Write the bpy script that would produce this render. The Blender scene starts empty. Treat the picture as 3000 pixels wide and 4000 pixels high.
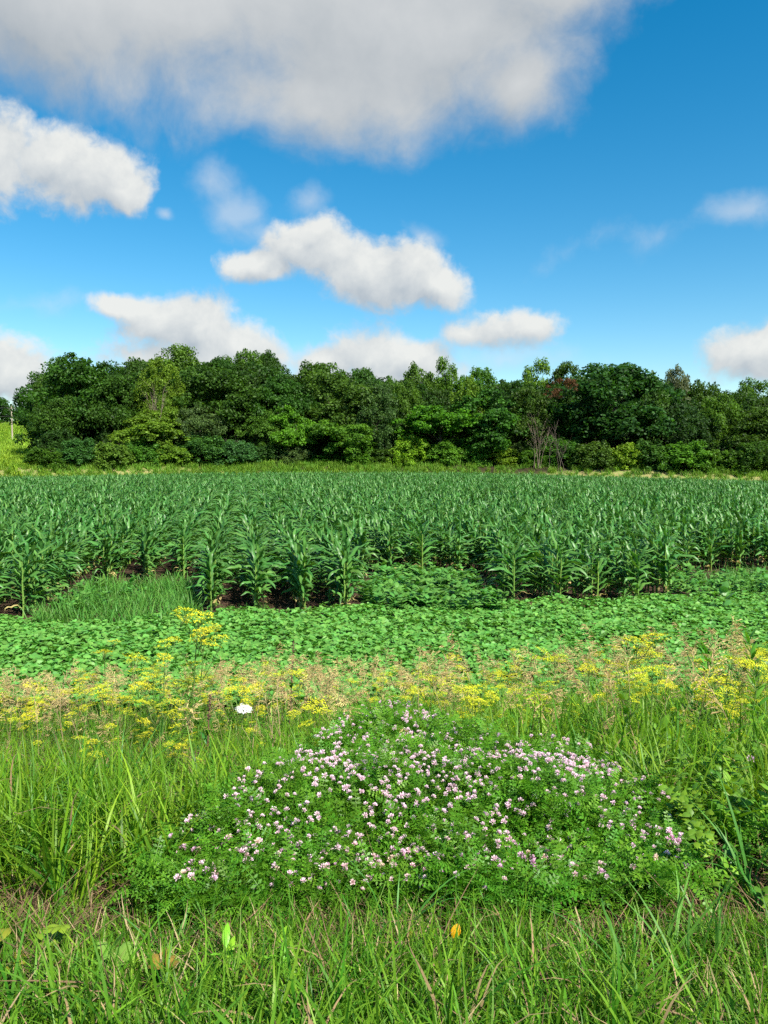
import bpy, math, random
import numpy as np
from mathutils import Vector, Matrix, Euler

R = math.radians
rng = np.random.default_rng(7)
random.seed(7)
scn = bpy.context.scene
COL = scn.collection

# ------------------------------------------------------------------ camera
CAM_Z, PITCH, F = 2.55, R(-3.6), 1661.0          # F in units of a 1659 x 2212 picture
cd = bpy.data.cameras.new('camera')
cam = bpy.data.objects.new('camera', cd)
COL.objects.link(cam)
cam.location = (0, 0, CAM_Z)
cam.rotation_euler = (R(90) + PITCH, 0, 0)
cd.sensor_fit = 'VERTICAL'
cd.sensor_height = 36.0
cd.lens = 36.0 * F / 2212.0
cd.clip_start, cd.clip_end = 0.05, 9000
scn.camera = cam
CP, SP = math.cos(PITCH), math.sin(PITCH)

def ray(u, v):
    """direction in the world through picture point (u, v) of a 1659 x 2212 frame, y component free"""
    X, Y = (u - 829.5) / F, (1106 - v) / F
    return np.array([X, CP - SP * Y, SP + CP * Y])

def at(u, v, D):
    d = ray(u, v)
    t = D / d[1]
    return np.array([d[0] * t, D, CAM_Z + d[2] * t])

def proj(x, y, z):
    """world arrays -> picture u, v"""
    dz = z - CAM_Z
    fw = y * CP + dz * SP
    up = -y * SP + dz * CP
    fw = np.where(np.abs(fw) < 1e-4, 1e-4, fw)
    return 829.5 + F * x / fw, 1106 - F * up / fw

# ------------------------------------------------------------------ colour management, sun
SUN_TO = Vector((0.48, -0.62, 0.86)).normalized()
EXPOSURE = 1.12
SKY_STR = 0.077
scn.view_settings.view_transform = 'Standard'
scn.view_settings.look = 'None'
scn.view_settings.gamma = 1.0
scn.view_settings.exposure = EXPOSURE
scn.view_settings.use_curve_mapping = False
sd = bpy.data.lights.new('sun', 'SUN')
sd.energy, sd.angle, sd.color = 4.9, R(1.0), (1.0, 0.95, 0.86)
sun = bpy.data.objects.new('sun', sd)
COL.objects.link(sun)
sun.location = (20, -20, 60)
sun.rotation_euler = SUN_TO.to_track_quat('Z', 'Y').to_euler()

cy = scn.cycles
cy.max_bounces, cy.diffuse_bounces, cy.glossy_bounces, cy.transmission_bounces = 5, 3, 1, 4
cy.adaptive_threshold = 0.03
cy.use_denoising = False
cy.denoiser = 'OPENIMAGEDENOISE'
scn.render.filter_size = 1.3
cy.caustics_reflective = cy.caustics_refractive = False

# ------------------------------------------------------------------ world: Nishita sky with drifting cloud
world = bpy.data.worlds.new('World')
scn.world = world
world.use_nodes = True
wt = world.node_tree
wt.nodes.clear()

class NT:
    """tiny node helper"""
    def __init__(s, t): s.t = t
    def n(s, typ, **kw):
        nd = s.t.nodes.new(typ)
        for k, v in kw.items(): setattr(nd, k, v)
        return nd
    def l(s, a, b): s.t.links.new(a, b)
    def put(s, sock, v):
        if isinstance(v, bpy.types.NodeSocket): s.l(v, sock)
        else: sock.default_value = v
    def math(s, op, *a, clamp=False):
        nd = s.n('ShaderNodeMath', operation=op, use_clamp=clamp)
        for i, v in enumerate(a): s.put(nd.inputs[i], v)
        return nd.outputs[0]
    def vmath(s, op, *a, out=0):
        nd = s.n('ShaderNodeVectorMath', operation=op)
        for i, v in enumerate(a):
            if op == 'SCALE' and i == 1: s.put(nd.inputs[3], v)
            else: s.put(nd.inputs[i], v)
        return nd.outputs[out]
    def noise(s, vec, scale, detail, rough=0.5, out='Fac', dist=0.0):
        nd = s.n('ShaderNodeTexNoise')
        s.put(nd.inputs['Vector'], vec)
        nd.inputs['Scale'].default_value = scale
        nd.inputs['Detail'].default_value = detail
        nd.inputs['Roughness'].default_value = rough
        nd.inputs['Distortion'].default_value = dist
        return nd.outputs[out]
    def sstep(s, v, lo, hi):
        nd = s.n('ShaderNodeMapRange', interpolation_type='SMOOTHSTEP')
        s.put(nd.inputs[0], v); nd.inputs[1].default_value = lo; nd.inputs[2].default_value = hi
        return nd.outputs[0]
    def mix(s, fac, a, b):
        nd = s.n('ShaderNodeMix', data_type='RGBA')
        s.put(nd.inputs[0], fac); s.put(nd.inputs[6], a); s.put(nd.inputs[7], b)
        return nd.outputs[2]

def rgba(c): return (c[0], c[1], c[2], 1.0)

W = NT(wt)
sky = W.n('ShaderNodeTexSky', sky_type='NISHITA')
sky.sun_disc = False
sky.sun_elevation = math.asin(SUN_TO.z)
sky.sun_rotation = math.atan2(SUN_TO.x, SUN_TO.y)
sky.air_density, sky.dust_density, sky.ozone_density = 1.0, 0.3, 1.0
hs = W.n('ShaderNodeHueSaturation')
hs.inputs['Saturation'].default_value = 1.52
hs.inputs['Hue'].default_value = 0.488
hs.inputs['Value'].default_value = 1.0
W.l(sky.outputs[0], hs.inputs['Color'])
sky_col = hs.outputs[0]
gen = W.n('ShaderNodeTexCoord').outputs['Generated']

def field_group(name, blobs, warp_scale, warp_amt, fine_scale, fine_amt, detail, soft=0.3, grow=1.0):
    """node group: direction -> cloud density, from a handful of soft ellipsoids broken up by fractal noise"""
    g = bpy.data.node_groups.new(name, 'ShaderNodeTree')
    g.interface.new_socket('Vector', in_out='INPUT', socket_type='NodeSocketVector')
    g.interface.new_socket('Value', in_out='OUTPUT', socket_type='NodeSocketFloat')
    g.interface.new_socket('Up', in_out='OUTPUT', socket_type='NodeSocketFloat')
    G = NT(g)
    gi, go = G.n('NodeGroupInput'), G.n('NodeGroupOutput')
    v = gi.outputs[0]
    wv = G.noise(v, warp_scale, 3.0, 0.55, out='Color')
    wv = G.vmath('SUBTRACT', wv, (0.5, 0.5, 0.5))
    wv = G.vmath('SCALE', wv, warp_amt)
    vv = G.vmath('ADD', v, wv)
    acc = None
    for (u, vv_, ru, rv, rot, wgt) in blobs:
        ru, rv = ru * grow, rv * grow
        c = Vector(ray(u, vv_)).normalized()
        a, b = math.cos(R(rot)), math.sin(R(rot))
        p1 = Vector(ray(u + ru * a, vv_ - ru * b)).normalized() - c
        p2 = Vector(ray(u + rv * b * -1, vv_ - rv * a)).normalized() - c
        e3 = c
        e1 = (p1 - e3 * p1.dot(e3)).normalized()
        e2 = e3.cross(e1)
        if e2.dot(p2) < 0: e1 = -e1; e2 = e3.cross(e1)
        m = Matrix((e1, e2, e3)).transposed()
        mp = G.n('ShaderNodeMapping', vector_type='TEXTURE')
        G.l(vv, mp.inputs['Vector'])
        mp.inputs['Location'].default_value = c
        mp.inputs['Rotation'].default_value = m.to_euler()
        mp.inputs['Scale'].default_value = (p1.length, p2.length, 1.0)
        ln = G.vmath('LENGTH', mp.outputs[0], out=1)
        val = G.math('MULTIPLY', G.math('SUBTRACT', 1.12, ln), wgt)
        if acc is None: acc = val
        else:
            acc = G.math('SMOOTH_MAX', acc, val, soft)
    acc = G.math('MAXIMUM', acc, -1.2)
    fb = G.noise(vv, fine_scale, detail, 0.6)
    fb = G.math('MULTIPLY', G.math('SUBTRACT', fb, 0.5), fine_amt)
    f2 = G.noise(vv, fine_scale * 3.3, 5.0, 0.6)
    fb = G.math('ADD', fb, G.math('MULTIPLY', G.math('SUBTRACT', f2, 0.5), fine_amt * .38))
    G.l(G.math('ADD', acc, fb), go.inputs[0])
    G.l(acc, go.inputs[1])
    return g

def cloud(base, grp, lo, hi, alpha, dark, light, off, k, bias, mott=0.25, soft_scale=5.0):
    def sample(vec):
        nd = W.n('ShaderNodeGroup'); nd.node_tree = grp
        W.l(vec, nd.inputs[0]); return nd.outputs[0]
    f0 = sample(gen)
    f1 = sample(W.vmath('ADD', gen, off))
    mask = W.math('MULTIPLY', W.sstep(f0, lo, hi), alpha)
    sh = W.math('MULTIPLY', W.math('SUBTRACT', f0, f1), k)  # cloud light and shade painted into the colour, brighter where density thins along off
    sh = W.math('ADD', sh, bias)
    mt = W.math('MULTIPLY', W.math('SUBTRACT', W.noise(gen, soft_scale, 4.0, 0.5), 0.5), mott * 4)
    sh = W.math('ADD', sh, mt, clamp=True)
    col = W.mix(sh, rgba(dark), rgba(light))
    return W.mix(mask, base, col)

CS = 1.0 / (SKY_STR * 2 ** EXPOSURE)
def cc(r, g, b): return (r * CS, g * CS, b * CS)

thin = [(455, 385, 62, 62, 0, 1), (500, 455, 80, 60, -45, 1), (655, 432, 58, 46, 20, 1), (565, 505, 70, 34, -15, 1),
        (1600, 460, 110, 48, 5, 1), (1100, 775, 210, 42, 0, .9), (355, 462, 20, 20, 0, 1), (640, 775, 110, 40, 0, 1),
        (910, 515, 55, 26, -20, .8), (1430, 520, 60, 34, 0, .5), (1240, 545, 110, 22, 25, .4), (60, 655, 160, 22, 5, .4)]
top = [(60, -10, 420, 205, -8, 1), (420, 20, 470, 265, -8, 1), (800, 60, 440, 285, 0, 1), (1010, 60, 230, 212, 0, 1),
       (1170, -60, 220, 150, 10, .9), (600, -320, 1100, 380, 0, 1), (700, 210, 360, 140, 0, 1), (1120, 190, 100, 80, 20, 1),
       (-250, 20, 300, 200, 0, 1)]
cum = [(-10, 330, 120, 115, 0, 1), (120, 345, 95, 85, 0, 1), (195, 395, 125, 82, 10, 1), (262, 410, 66, 58, 0, 1),
       (560, 575, 92, 38, 0, 1), (640, 535, 82, 60, 0, 1), (715, 545, 92, 70, 0, 1), (800, 590, 118, 80, -10, 1),
       (880, 590, 105, 72, -10, 1), (945, 620, 82, 52, -15, 1), (690, 505, 42, 32, 0, .9),
       (265, 662, 95, 32, -8, 1), (345, 700, 105, 62, 0, 1), (430, 712, 105, 80, 0, 1), (520, 748, 90, 58, 0, 1),
       (420, 775, 200, 60, 0, .9), (800, 765, 110, 68, 0, 1), (885, 782, 90, 56, 0, 1), (710, 780, 80, 36, 0, 1),
       (800, 815, 200, 50, 0, .9), (1085, 715, 95, 50, 0, .75), (1140, 708, 80, 36, 0, .75), (1015, 722, 65, 30, 0, .7),
       (1640, 760, 118, 66, 0, 1), (15, 800, 110, 84, 0, 1)]
g_thin = field_group('thin_cloud', thin, 9.0, 0.05, 14.0, 1.5, 6.0)
g_top = field_group('broad_cloud', top, 4.0, 0.12, 7.5, 1.25, 9.0, 0.7)
g_cum = field_group('heaped_cloud', cum, 12.0, 0.035, 20.0, 1.15, 9.0, 0.35, 1.08)

# loose fair-weather cloud over the rest of the dome (behind and above the view)
sep = W.n('ShaderNodeSeparateXYZ'); W.l(gen, sep.inputs[0])
zc = W.math('MAXIMUM', sep.outputs[2], 0.08)
cmb = W.n('ShaderNodeCombineXYZ')
W.l(W.math('DIVIDE', sep.outputs[0], zc), cmb.inputs[0]); W.l(W.math('DIVIDE', sep.outputs[1], zc), cmb.inputs[1])
gn_ = W.noise(cmb.outputs[0], 0.8, 7.0, 0.55)
axis = (0.0, CP, SP + 0.02)
vd = W.vmath('DOT_PRODUCT', gen, axis, out=1)
away = W.sstep(vd, 0.80, 0.62)
away = W.math('MULTIPLY', away, W.sstep(sep.outputs[2], 0.0, 0.12))
gmask = W.math('MULTIPLY', W.sstep(gn_, 0.52, 0.66), away)
c0 = W.mix(gmask, sky_col, rgba(cc(.66, .68, .70)))
c1 = cloud(c0, g_thin, -0.1, 1.25, 0.50, cc(.55, .66, .78), cc(.72, .78, .84), (0, 0, .02), 1.0, 0.5)
c2 = cloud(c1, g_cum, 0.0, 0.58, 0.97, cc(.46, .52, .58), cc(.86, .87, .84), (0.012, 0, .022), 0.75, 0.50, 0.20, 12.0)
c3 = cloud(c2, g_top, -0.12, 0.80, 0.97, cc(.42, .465, .505), cc(.76, .77, .765), (0.02, 0, .05), 0.45, 0.40, 0.30, 4.0)
bg = W.n('ShaderNodeBackground')
bg.inputs['Strength'].default_value = SKY_STR
W.l(c3, bg.inputs['Color'])
wo = W.n('ShaderNodeOutputWorld')
W.l(bg.outputs[0], wo.inputs['Surface'])

# ------------------------------------------------------------------ ground form
def sm(x, a, b):
    t = np.clip((np.asarray(x, float) - a) / (b - a), 0, 1)
    return t * t * (3 - 2 * t)

def edge_y(x):
    return 89.5 - 13 * sm(-np.asarray(x, float), 14, 44) - 9 * sm(x, 10, 44)

def gz(x, y):
    x = np.asarray(x, float); y = np.asarray(y, float)
    z = np.interp(y, [-400, -6, 0, 2.2, 3.0, 4.0, 5.0, 6.0, 7.0, 8.0, 9.0], [1.1, 1.0, 1.0, 1.0, .94, .80, .60, .38, .20, .08, 0])
    k = np.clip((y - 13) / 77, 0, 1)
    z = z + k * (0.40 - 1.0 * sm(x, 4, 48) - 0.35 * sm(-x, 12, 45))
    z = z + 2.1 * sm(y - edge_y(x), 0.3, 8)
    wl = sm(-x, 32, 58)
    z = z + wl * (np.clip(y - 92, 0, 100) * 0.052 + np.clip(y - 190, 0, 70) * 0.11) + (1 - wl) * np.clip(y - 98, 0, 120) * 0.02
    z = z - 14 * sm(y, 300, 1500)
    z = z + 0.03 * np.sin(x * 1.7 + y * .9) * np.sin(y * 1.3 - x * .4) * sm(y, 0, 3)
    return z

def G(u, v):
    """world point where the line of sight through (u, v) meets the ground"""
    d = ray(u, v)
    D = np.geomspace(1.2, 400, 4000)
    x = d[0] / d[1] * D; z = CAM_Z + d[2] / d[1] * D
    i = np.argmax(z <= gz(x, D))
    return np.array([x[i], D[i], float(gz(x[i], D[i]))])

# ------------------------------------------------------------------ mesh helpers (all quads)
class MB:
    def __init__(s): s.v, s.f, s.t, s.m, s.n = [], [], [], [], 0
    def add(s, v, f, tint=0.5, mat=0):
        v = np.asarray(v, float).reshape(-1, 3); f = np.asarray(f, int).reshape(-1, 4)
        s.v.append(v); s.f.append(f + s.n)
        s.t.append(np.broadcast_to(np.asarray(tint, float), (len(v),)).copy())
        s.m.append(np.full(len(f), mat)); s.n += len(v)
    def mesh(s, name, mats, smooth=True):
        v = np.concatenate(s.v); f = np.concatenate(s.f); t = np.concatenate(s.t); m = np.concatenate(s.m)
        me = bpy.data.meshes.new(name)
        me.vertices.add(len(v)); me.vertices.foreach_set('co', v.ravel())
        me.loops.add(f.size); me.loops.foreach_set('vertex_index', f.ravel().astype(np.int32))
        me.polygons.add(len(f)); me.polygons.foreach_set('loop_start', np.arange(0, f.size, 4, dtype=np.int32))
        for x in (mats if isinstance(mats, (list, tuple)) else [mats]): me.materials.append(x)
        me.polygons.foreach_set('material_index', m.astype(np.int32))
        me.polygons.foreach_set('use_smooth', np.full(len(f), smooth))
        a = me.attributes.new('tint', 'FLOAT', 'POINT'); a.data.foreach_set('value', t.astype(np.float32))
        me.update(calc_edges=True)
        return me

def strip(mb, P, S, w, fold=0.0, N=None, tint=.5, mat=0, rib=None):
    """ribbon along P with side vectors S, half widths w; fold > 0 lifts the edges along N (a V section)"""
    P, S, w = np.asarray(P, float), np.asarray(S, float), np.asarray(w, float)
    n = len(P)
    if N is None:
        v = np.stack([P - S * w[:, None], P + S * w[:, None]], 1).reshape(-1, 3)
        i = np.arange(n - 1)
        f = np.stack([2 * i, 2 * i + 1, 2 * i + 3, 2 * i + 2], 1)
        t = np.repeat(np.broadcast_to(tint, (n,)), 2)
    else:
        lift = N * (w * fold)[:, None]
        v = np.stack([P - S * w[:, None] + lift, P, P + S * w[:, None] + lift], 1).reshape(-1, 3)
        i = np.arange(n - 1)
        f = np.concatenate([np.stack([3 * i, 3 * i + 1, 3 * i + 4, 3 * i + 3], 1), np.stack([3 * i + 1, 3 * i + 2, 3 * i + 5, 3 * i + 4], 1)])
        tt = np.broadcast_to(tint, (n,))
        t = np.stack([tt, tt if rib is None else np.full(n, rib), tt], 1).ravel()
    mb.add(v, f, t, mat)

def path(p0, az, lean0, lean1, L, n, curve=1.0, wob=0.0, r=None):
    """points along an arching line; lean is the angle from vertical"""
    t = np.linspace(0, 1, n)
    le = lean0 + (lean1 - lean0) * t ** curve
    a = az + (np.zeros(n) if not wob else wob * np.sin(t * 5 + (r.random() * 6 if r else 0)) * t)
    d = np.stack([np.sin(le) * np.cos(a), np.sin(le) * np.sin(a), np.cos(le)], 1)
    P = np.asarray(p0, float) + np.concatenate([[[0, 0, 0]], np.cumsum((d[:-1] + d[1:]) * .5, 0)]) * (L / (n - 1))
    S = np.stack([-np.sin(a), np.cos(a), np.zeros(n)], 1)
    N = np.cross(d, S) * -1
    return P, S, N, d

def tube(mb, P, rad, k=6, tint=.5, mat=0):
    P = np.asarray(P, float); n = len(P)
    rad = np.broadcast_to(np.asarray(rad, float), (n,))
    T = np.gradient(P, axis=0); T /= np.linalg.norm(T, axis=1)[:, None] + 1e-9
    ref = np.where(np.abs(T[:, 2:3]) > .9, np.array([[1., 0, 0]]), np.array([[0, 0, 1.]]))
    A = np.cross(T, ref); A /= np.linalg.norm(A, axis=1)[:, None] + 1e-9
    B = np.cross(T, A)
    th = np.arange(k) / k * 2 * math.pi
    v = P[:, None] + rad[:, None, None] * (np.cos(th)[None, :, None] * A[:, None] + np.sin(th)[None, :, None] * B[:, None])
    i, j = np.meshgrid(np.arange(n - 1), np.arange(k), indexing='ij')
    j2 = (j + 1) % k
    f = np.stack([i * k + j, i * k + j2, (i + 1) * k + j2, (i + 1) * k + j], -1).reshape(-1, 4)
    mb.add(v.reshape(-1, 3), f, np.repeat(np.broadcast_to(tint, (n,)), k), mat)

def quads(mb, C, A, B, tint, mat=0):
    """many rhombic leaves: centre C, long half axis A, short half axis B"""
    v = np.stack([C - A, C + B, C + A, C - B], 1)
    n = len(C)
    mb.add(v.reshape(-1, 3), np.arange(4 * n).reshape(-1, 4), np.repeat(np.broadcast_to(tint, (n,)), 4), mat)

def unit(v): return v / (np.linalg.norm(v, axis=-1, keepdims=True) + 1e-9)

def box(mb, c, h, tint=.5, mat=0, rot=0):
    s = np.array([[-1, -1, -1], [1, -1, -1], [1, 1, -1], [-1, 1, -1], [-1, -1, 1], [1, -1, 1], [1, 1, 1], [-1, 1, 1]], float) * h
    ca, sa = math.cos(rot), math.sin(rot)
    s = s @ np.array([[ca, sa, 0], [-sa, ca, 0], [0, 0, 1]])
    mb.add(s + np.asarray(c), [[0, 3, 2, 1], [4, 5, 6, 7], [0, 1, 5, 4], [1, 2, 6, 5], [2, 3, 7, 6], [3, 0, 4, 7]], tint, mat)

# ------------------------------------------------------------------ materials
def leaf_mat(name, a, b, rough=.5, trans=.3, spec=.4, objcol=False, vary=.3, tcol=None, sheen=0.0):
    m = bpy.data.materials.new(name); m.use_nodes = True
    t = m.node_tree; t.nodes.clear(); N = NT(t)
    at_ = N.n('ShaderNodeAttribute', attribute_name='tint')
    col = N.mix(at_.outputs['Fac'], rgba(a), rgba(b))
    oi = N.n('ShaderNodeObjectInfo')
    if objcol:
        mx = N.n('ShaderNodeMix', data_type='RGBA', blend_type='MULTIPLY'); mx.inputs[0].default_value = 1
        N.l(col, mx.inputs[6]); N.l(oi.outputs['Color'], mx.inputs[7]); col = mx.outputs[2]
    h = N.n('ShaderNodeHueSaturation')
    N.l(col, h.inputs['Color'])
    N.l(N.math('ADD', N.math('MULTIPLY', oi.outputs['Random'], vary), 1 - vary / 2), h.inputs['Value'])
    r2 = N.math('FRACT', N.math('MULTIPLY', oi.outputs['Random'], 17.31))
    N.l(N.math('ADD', N.math('MULTIPLY', r2, .03), .485), h.inputs['Hue'])
    col = h.outputs[0]
    p = N.n('ShaderNodeBsdfPrincipled')
    N.l(col, p.inputs['Base Color'])
    p.inputs['Roughness'].default_value = rough
    p.inputs['Specular IOR Level'].default_value = spec
    out = N.n('ShaderNodeOutputMaterial')
    if trans > 0:
        tr = N.n('ShaderNodeBsdfTranslucent')
        g = N.n('ShaderNodeMix', data_type='RGBA', blend_type='MULTIPLY'); g.inputs[0].default_value = 1
        N.l(col, g.inputs[6]); g.inputs[7].default_value = rgba(tcol or (1.5, 1.5, .6)); tc = g.outputs[2]
        N.l(tc, tr.inputs['Color'])
        ms = N.n('ShaderNodeMixShader'); ms.inputs[0].default_value = trans
        N.l(p.outputs[0], ms.inputs[1]); N.l(tr.outputs[0], ms.inputs[2]); N.l(ms.outputs[0], out.inputs[0])
    else:
        N.l(p.outputs[0], out.inputs[0])
    return m

def solid_mat(name, a, b, scale=8.0, rough=.85, bump=.3, spec=.2, stretch=(1, 1, 1)):
    m = bpy.data.materials.new(name); m.use_nodes = True
    t = m.node_tree; t.nodes.clear(); N = NT(t)
    tc = N.n('ShaderNodeTexCoord').outputs['Object']
    mp = N.n('ShaderNodeMapping'); N.l(tc, mp.inputs[0]); mp.inputs['Scale'].default_value = stretch
    no = N.noise(mp.outputs[0], scale, 6.0, .6)
    col = N.mix(N.sstep(no, .3, .7), rgba(a), rgba(b))
    p = N.n('ShaderNodeBsdfPrincipled'); N.l(col, p.inputs['Base Color'])
    p.inputs['Roughness'].default_value = rough; p.inputs['Specular IOR Level'].default_value = spec
    bp = N.n('ShaderNodeBump'); bp.inputs['Strength'].default_value = bump; N.l(no, bp.inputs['Height'])
    N.l(bp.outputs[0], p.inputs['Normal'])
    out = N.n('ShaderNodeOutputMaterial'); N.l(p.outputs[0], out.inputs[0])
    return m

M_corn = leaf_mat('corn_leaf', (.025, .107, .015), (.090, .222, .043), .41, .21, .33, vary=.4, tcol=(1.5, 1.6, .4))
M_cdry = leaf_mat('yellowed_corn_leaf', (.20, .20, .05), (.36, .29, .12), .7, .2, .2, vary=.3)
M_stalk = leaf_mat('corn_stalk', (.10, .20, .03), (.17, .27, .05), .5, 0, .3)
M_grass = leaf_mat('meadow_grass', (.042, .150, .010), (.170, .320, .022), .45, .42, .22, vary=.5)
M_gdark = leaf_mat('tall_grass', (.052, .165, .010), (.190, .330, .018), .45, .42, .22, vary=.5)
M_gblue = leaf_mat('blue_green_grass', (.045, .17, .022), (.110, .27, .045), .45, .35, .2, vary=.35)
M_dry = leaf_mat('dry_grass', (.22, .15, .07), (.42, .33, .18), .7, .2, .2, vary=.35, tcol=(1.2, 1.0, .8))
M_seed = leaf_mat('seed_head', (.34, .26, .10), (.62, .51, .24), .7, .25, .15, vary=.35, tcol=(1.2, 1.0, .8))
M_thatch = leaf_mat('thatch', (.05, .03, .018), (.17, .115, .06), .85, 0, .15, vary=.4)
M_cover = leaf_mat('vine_leaf', (.062, .205, .028), (.145, .340, .060), .5, .25, .3, vary=.45)
M_weed = leaf_mat('weed_leaf', (.052, .175, .026), (.12, .29, .05), .5, .28, .3, vary=.35)
M_vetch = leaf_mat('vetch_leaf', (.048, .165, .010), (.130, .300, .020), .45, .38, .25, vary=.5)
M_stem = leaf_mat('green_stem', (.07, .15, .025), (.14, .20, .04), .5, 0, .3)
M_pink = leaf_mat('vetch_flower', (.74, .46, .58), (.88, .75, .77), .6, .25, .2, objcol=True, vary=.15, tcol=(1.1, 1, 1.1))
M_yel = leaf_mat('parsnip_flower', (.36, .43, .015), (.72, .68, .03), .6, .25, .2, vary=.2, tcol=(1.2, 1.1, .6))
M_white = leaf_mat('white_flower', (.7, .72, .66), (.85, .85, .82), .6, .2, .2, vary=.05, tcol=(1, 1, 1))
M_tree = leaf_mat('tree_leaf', (.4, .45, .4), (1.75, 1.6, 1.2), .55, .4, .2, objcol=True, vary=.2)
M_broad = leaf_mat('broad_leaf', (.7, .75, .7), (1.25, 1.2, 1.1), .45, .28, .4, objcol=True, vary=.2)
M_hill = leaf_mat('hillside_grass', (.13, .25, .012), (.24, .36, .03), .6, .3, .2, vary=.4)
M_edge = leaf_mat('field_edge_grass', (.075, .19, .012), (.16, .28, .03), .6, .3, .2, vary=.4)
M_bark = solid_mat('bark', (.05, .04, .03), (.13, .11, .085), 3.0, stretch=(1, 1, .25))
M_dead = solid_mat('dead_wood', (.13, .10, .07), (.24, .19, .14), 3.0, stretch=(1, 1, .25))
M_pole = solid_mat('weathered_pole_wood', (.30, .24, .18), (.42, .36, .29), 2.0, stretch=(4, 4, .2))
M_arm = solid_mat('crossarm_wood', (.16, .14, .12), (.26, .23, .20), 3.0)
M_wire = solid_mat('wire', (.05, .05, .05), (.08, .08, .08), 3.0)
M_ceram = solid_mat('insulator', (.10, .08, .08), (.2, .17, .16), 3.0, rough=.3)
M_brown = leaf_mat('brown_stem', (.09, .05, .03), (.16, .10, .06), .7, 0, .2)

def ground_mat():
    m = bpy.data.materials.new('ground'); m.use_nodes = True
    t = m.node_tree; t.nodes.clear(); N = NT(t)
    ge = N.n('ShaderNodeNewGeometry')
    pos = ge.outputs['Position']
    sp = N.n('ShaderNodeSeparateXYZ'); N.l(pos, sp.inputs[0])
    wob = N.math('MULTIPLY', N.math('SUBTRACT', N.noise(pos, .25, 3), .5), 5.0)
    yy = N.math('ADD', sp.outputs[1], wob)
    n1 = N.noise(pos, 9.0, 9.0, .7)
    n2 = N.noise(pos, 1.3, 6.0, .6)
    n3 = N.noise(pos, 45.0, 5.0, .65)
    soil = N.mix(N.sstep(n1, .35, .7), rgba((.022, .014, .010)), rgba((.085, .052, .034)))
    soil = N.mix(N.math('MULTIPLY', N.sstep(n3, .58, .72), .6), soil, rgba((.20, .14, .085)))
    verge = N.mix(N.sstep(n1, .3, .7), rgba((.03, .022, .012)), rgba((.10, .07, .035)))
    verge = N.mix(N.math('MULTIPLY', N.sstep(n2, .5, .7), .5), verge, rgba((.05, .08, .02)))
    far = N.mix(N.sstep(n2, .3, .7), rgba((.11, .20, .02)), rgba((.20, .28, .04)))
    mown = N.mix(N.sstep(n2, .35, .65), rgba((.24, .20, .085)), rgba((.17, .22, .06)))
    c = N.mix(N.sstep(sp.outputs[1], 7.5, 9.0), verge, soil)
    c = N.mix(N.sstep(yy, 71, 75), c, mown)
    floor = N.mix(N.sstep(n2, .3, .7), rgba((.018, .018, .008)), rgba((.045, .035, .018)))
    far = N.mix(N.sstep(N.math('ADD', sp.outputs[0], N.math('MULTIPLY', wob, 1.0)), -53, -47), far, floor)
    c = N.mix(N.sstep(yy, 91, 94), c, far)
    p = N.n('ShaderNodeBsdfPrincipled'); N.l(c, p.inputs['Base Color'])
    p.inputs['Roughness'].default_value = .95; p.inputs['Specular IOR Level'].default_value = .1
    bp = N.n('ShaderNodeBump'); bp.inputs['Strength'].default_value = .8; bp.inputs['Distance'].default_value = .03
    N.l(N.math('ADD', n1, N.math('MULTIPLY', n3, .6)), bp.inputs['Height']); N.l(bp.outputs[0], p.inputs['Normal'])
    out = N.n('ShaderNodeOutputMaterial'); N.l(p.outputs[0], out.inputs[0])
    return m
M_ground = ground_mat()

# ------------------------------------------------------------------ object helpers
def tag(o, label=None, cat=None, group=None, kind=None):
    if label: o['label'] = label
    if cat: o['category'] = cat
    if group: o['group'] = group
    if kind: o['kind'] = kind
    return o

def thing(name, label, cat, loc, rz=0.0, sc=1.0, group=None):
    o = bpy.data.objects.new(name, None); COL.objects.link(o)
    o.empty_display_size = .1
    o.location = loc; o.rotation_euler = (0, 0, rz)
    o.scale = (sc, sc, sc) if np.isscalar(sc) else sc
    return tag(o, label, cat, group)

def part(name, me, parent, loc=(0, 0, 0), rot=(0, 0, 0), sc=1.0, color=None, kind=None):
    o = bpy.data.objects.new(name, me); COL.objects.link(o)
    o.parent = parent; o.location = loc; o.rotation_euler = rot
    o.scale = (sc, sc, sc) if np.isscalar(sc) else sc
    if color is not None: o.color = rgba(color)
    if kind: o['kind'] = kind
    return o

def kids(o): return [c for c in COL.objects if c.parent == o]

CHILD = {}
def register(root, parts): CHILD[root.name] = parts

def copy_thing(root, loc, rz, sc, label=None, group=None):
    c = root.copy(); COL.objects.link(c)
    c.location = loc; c.rotation_euler = (0, 0, rz); c.scale = (sc, sc, sc)
    if label: c['label'] = label
    if group: c['group'] = group
    for ch in CHILD[root.name]:
        d = ch.copy(); COL.objects.link(d); d.parent = c
    return c

def proto(name, me):
    """a shape that only feeds a scatter; never linked to the scene"""
    return bpy.data.objects.new(name, me)

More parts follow.
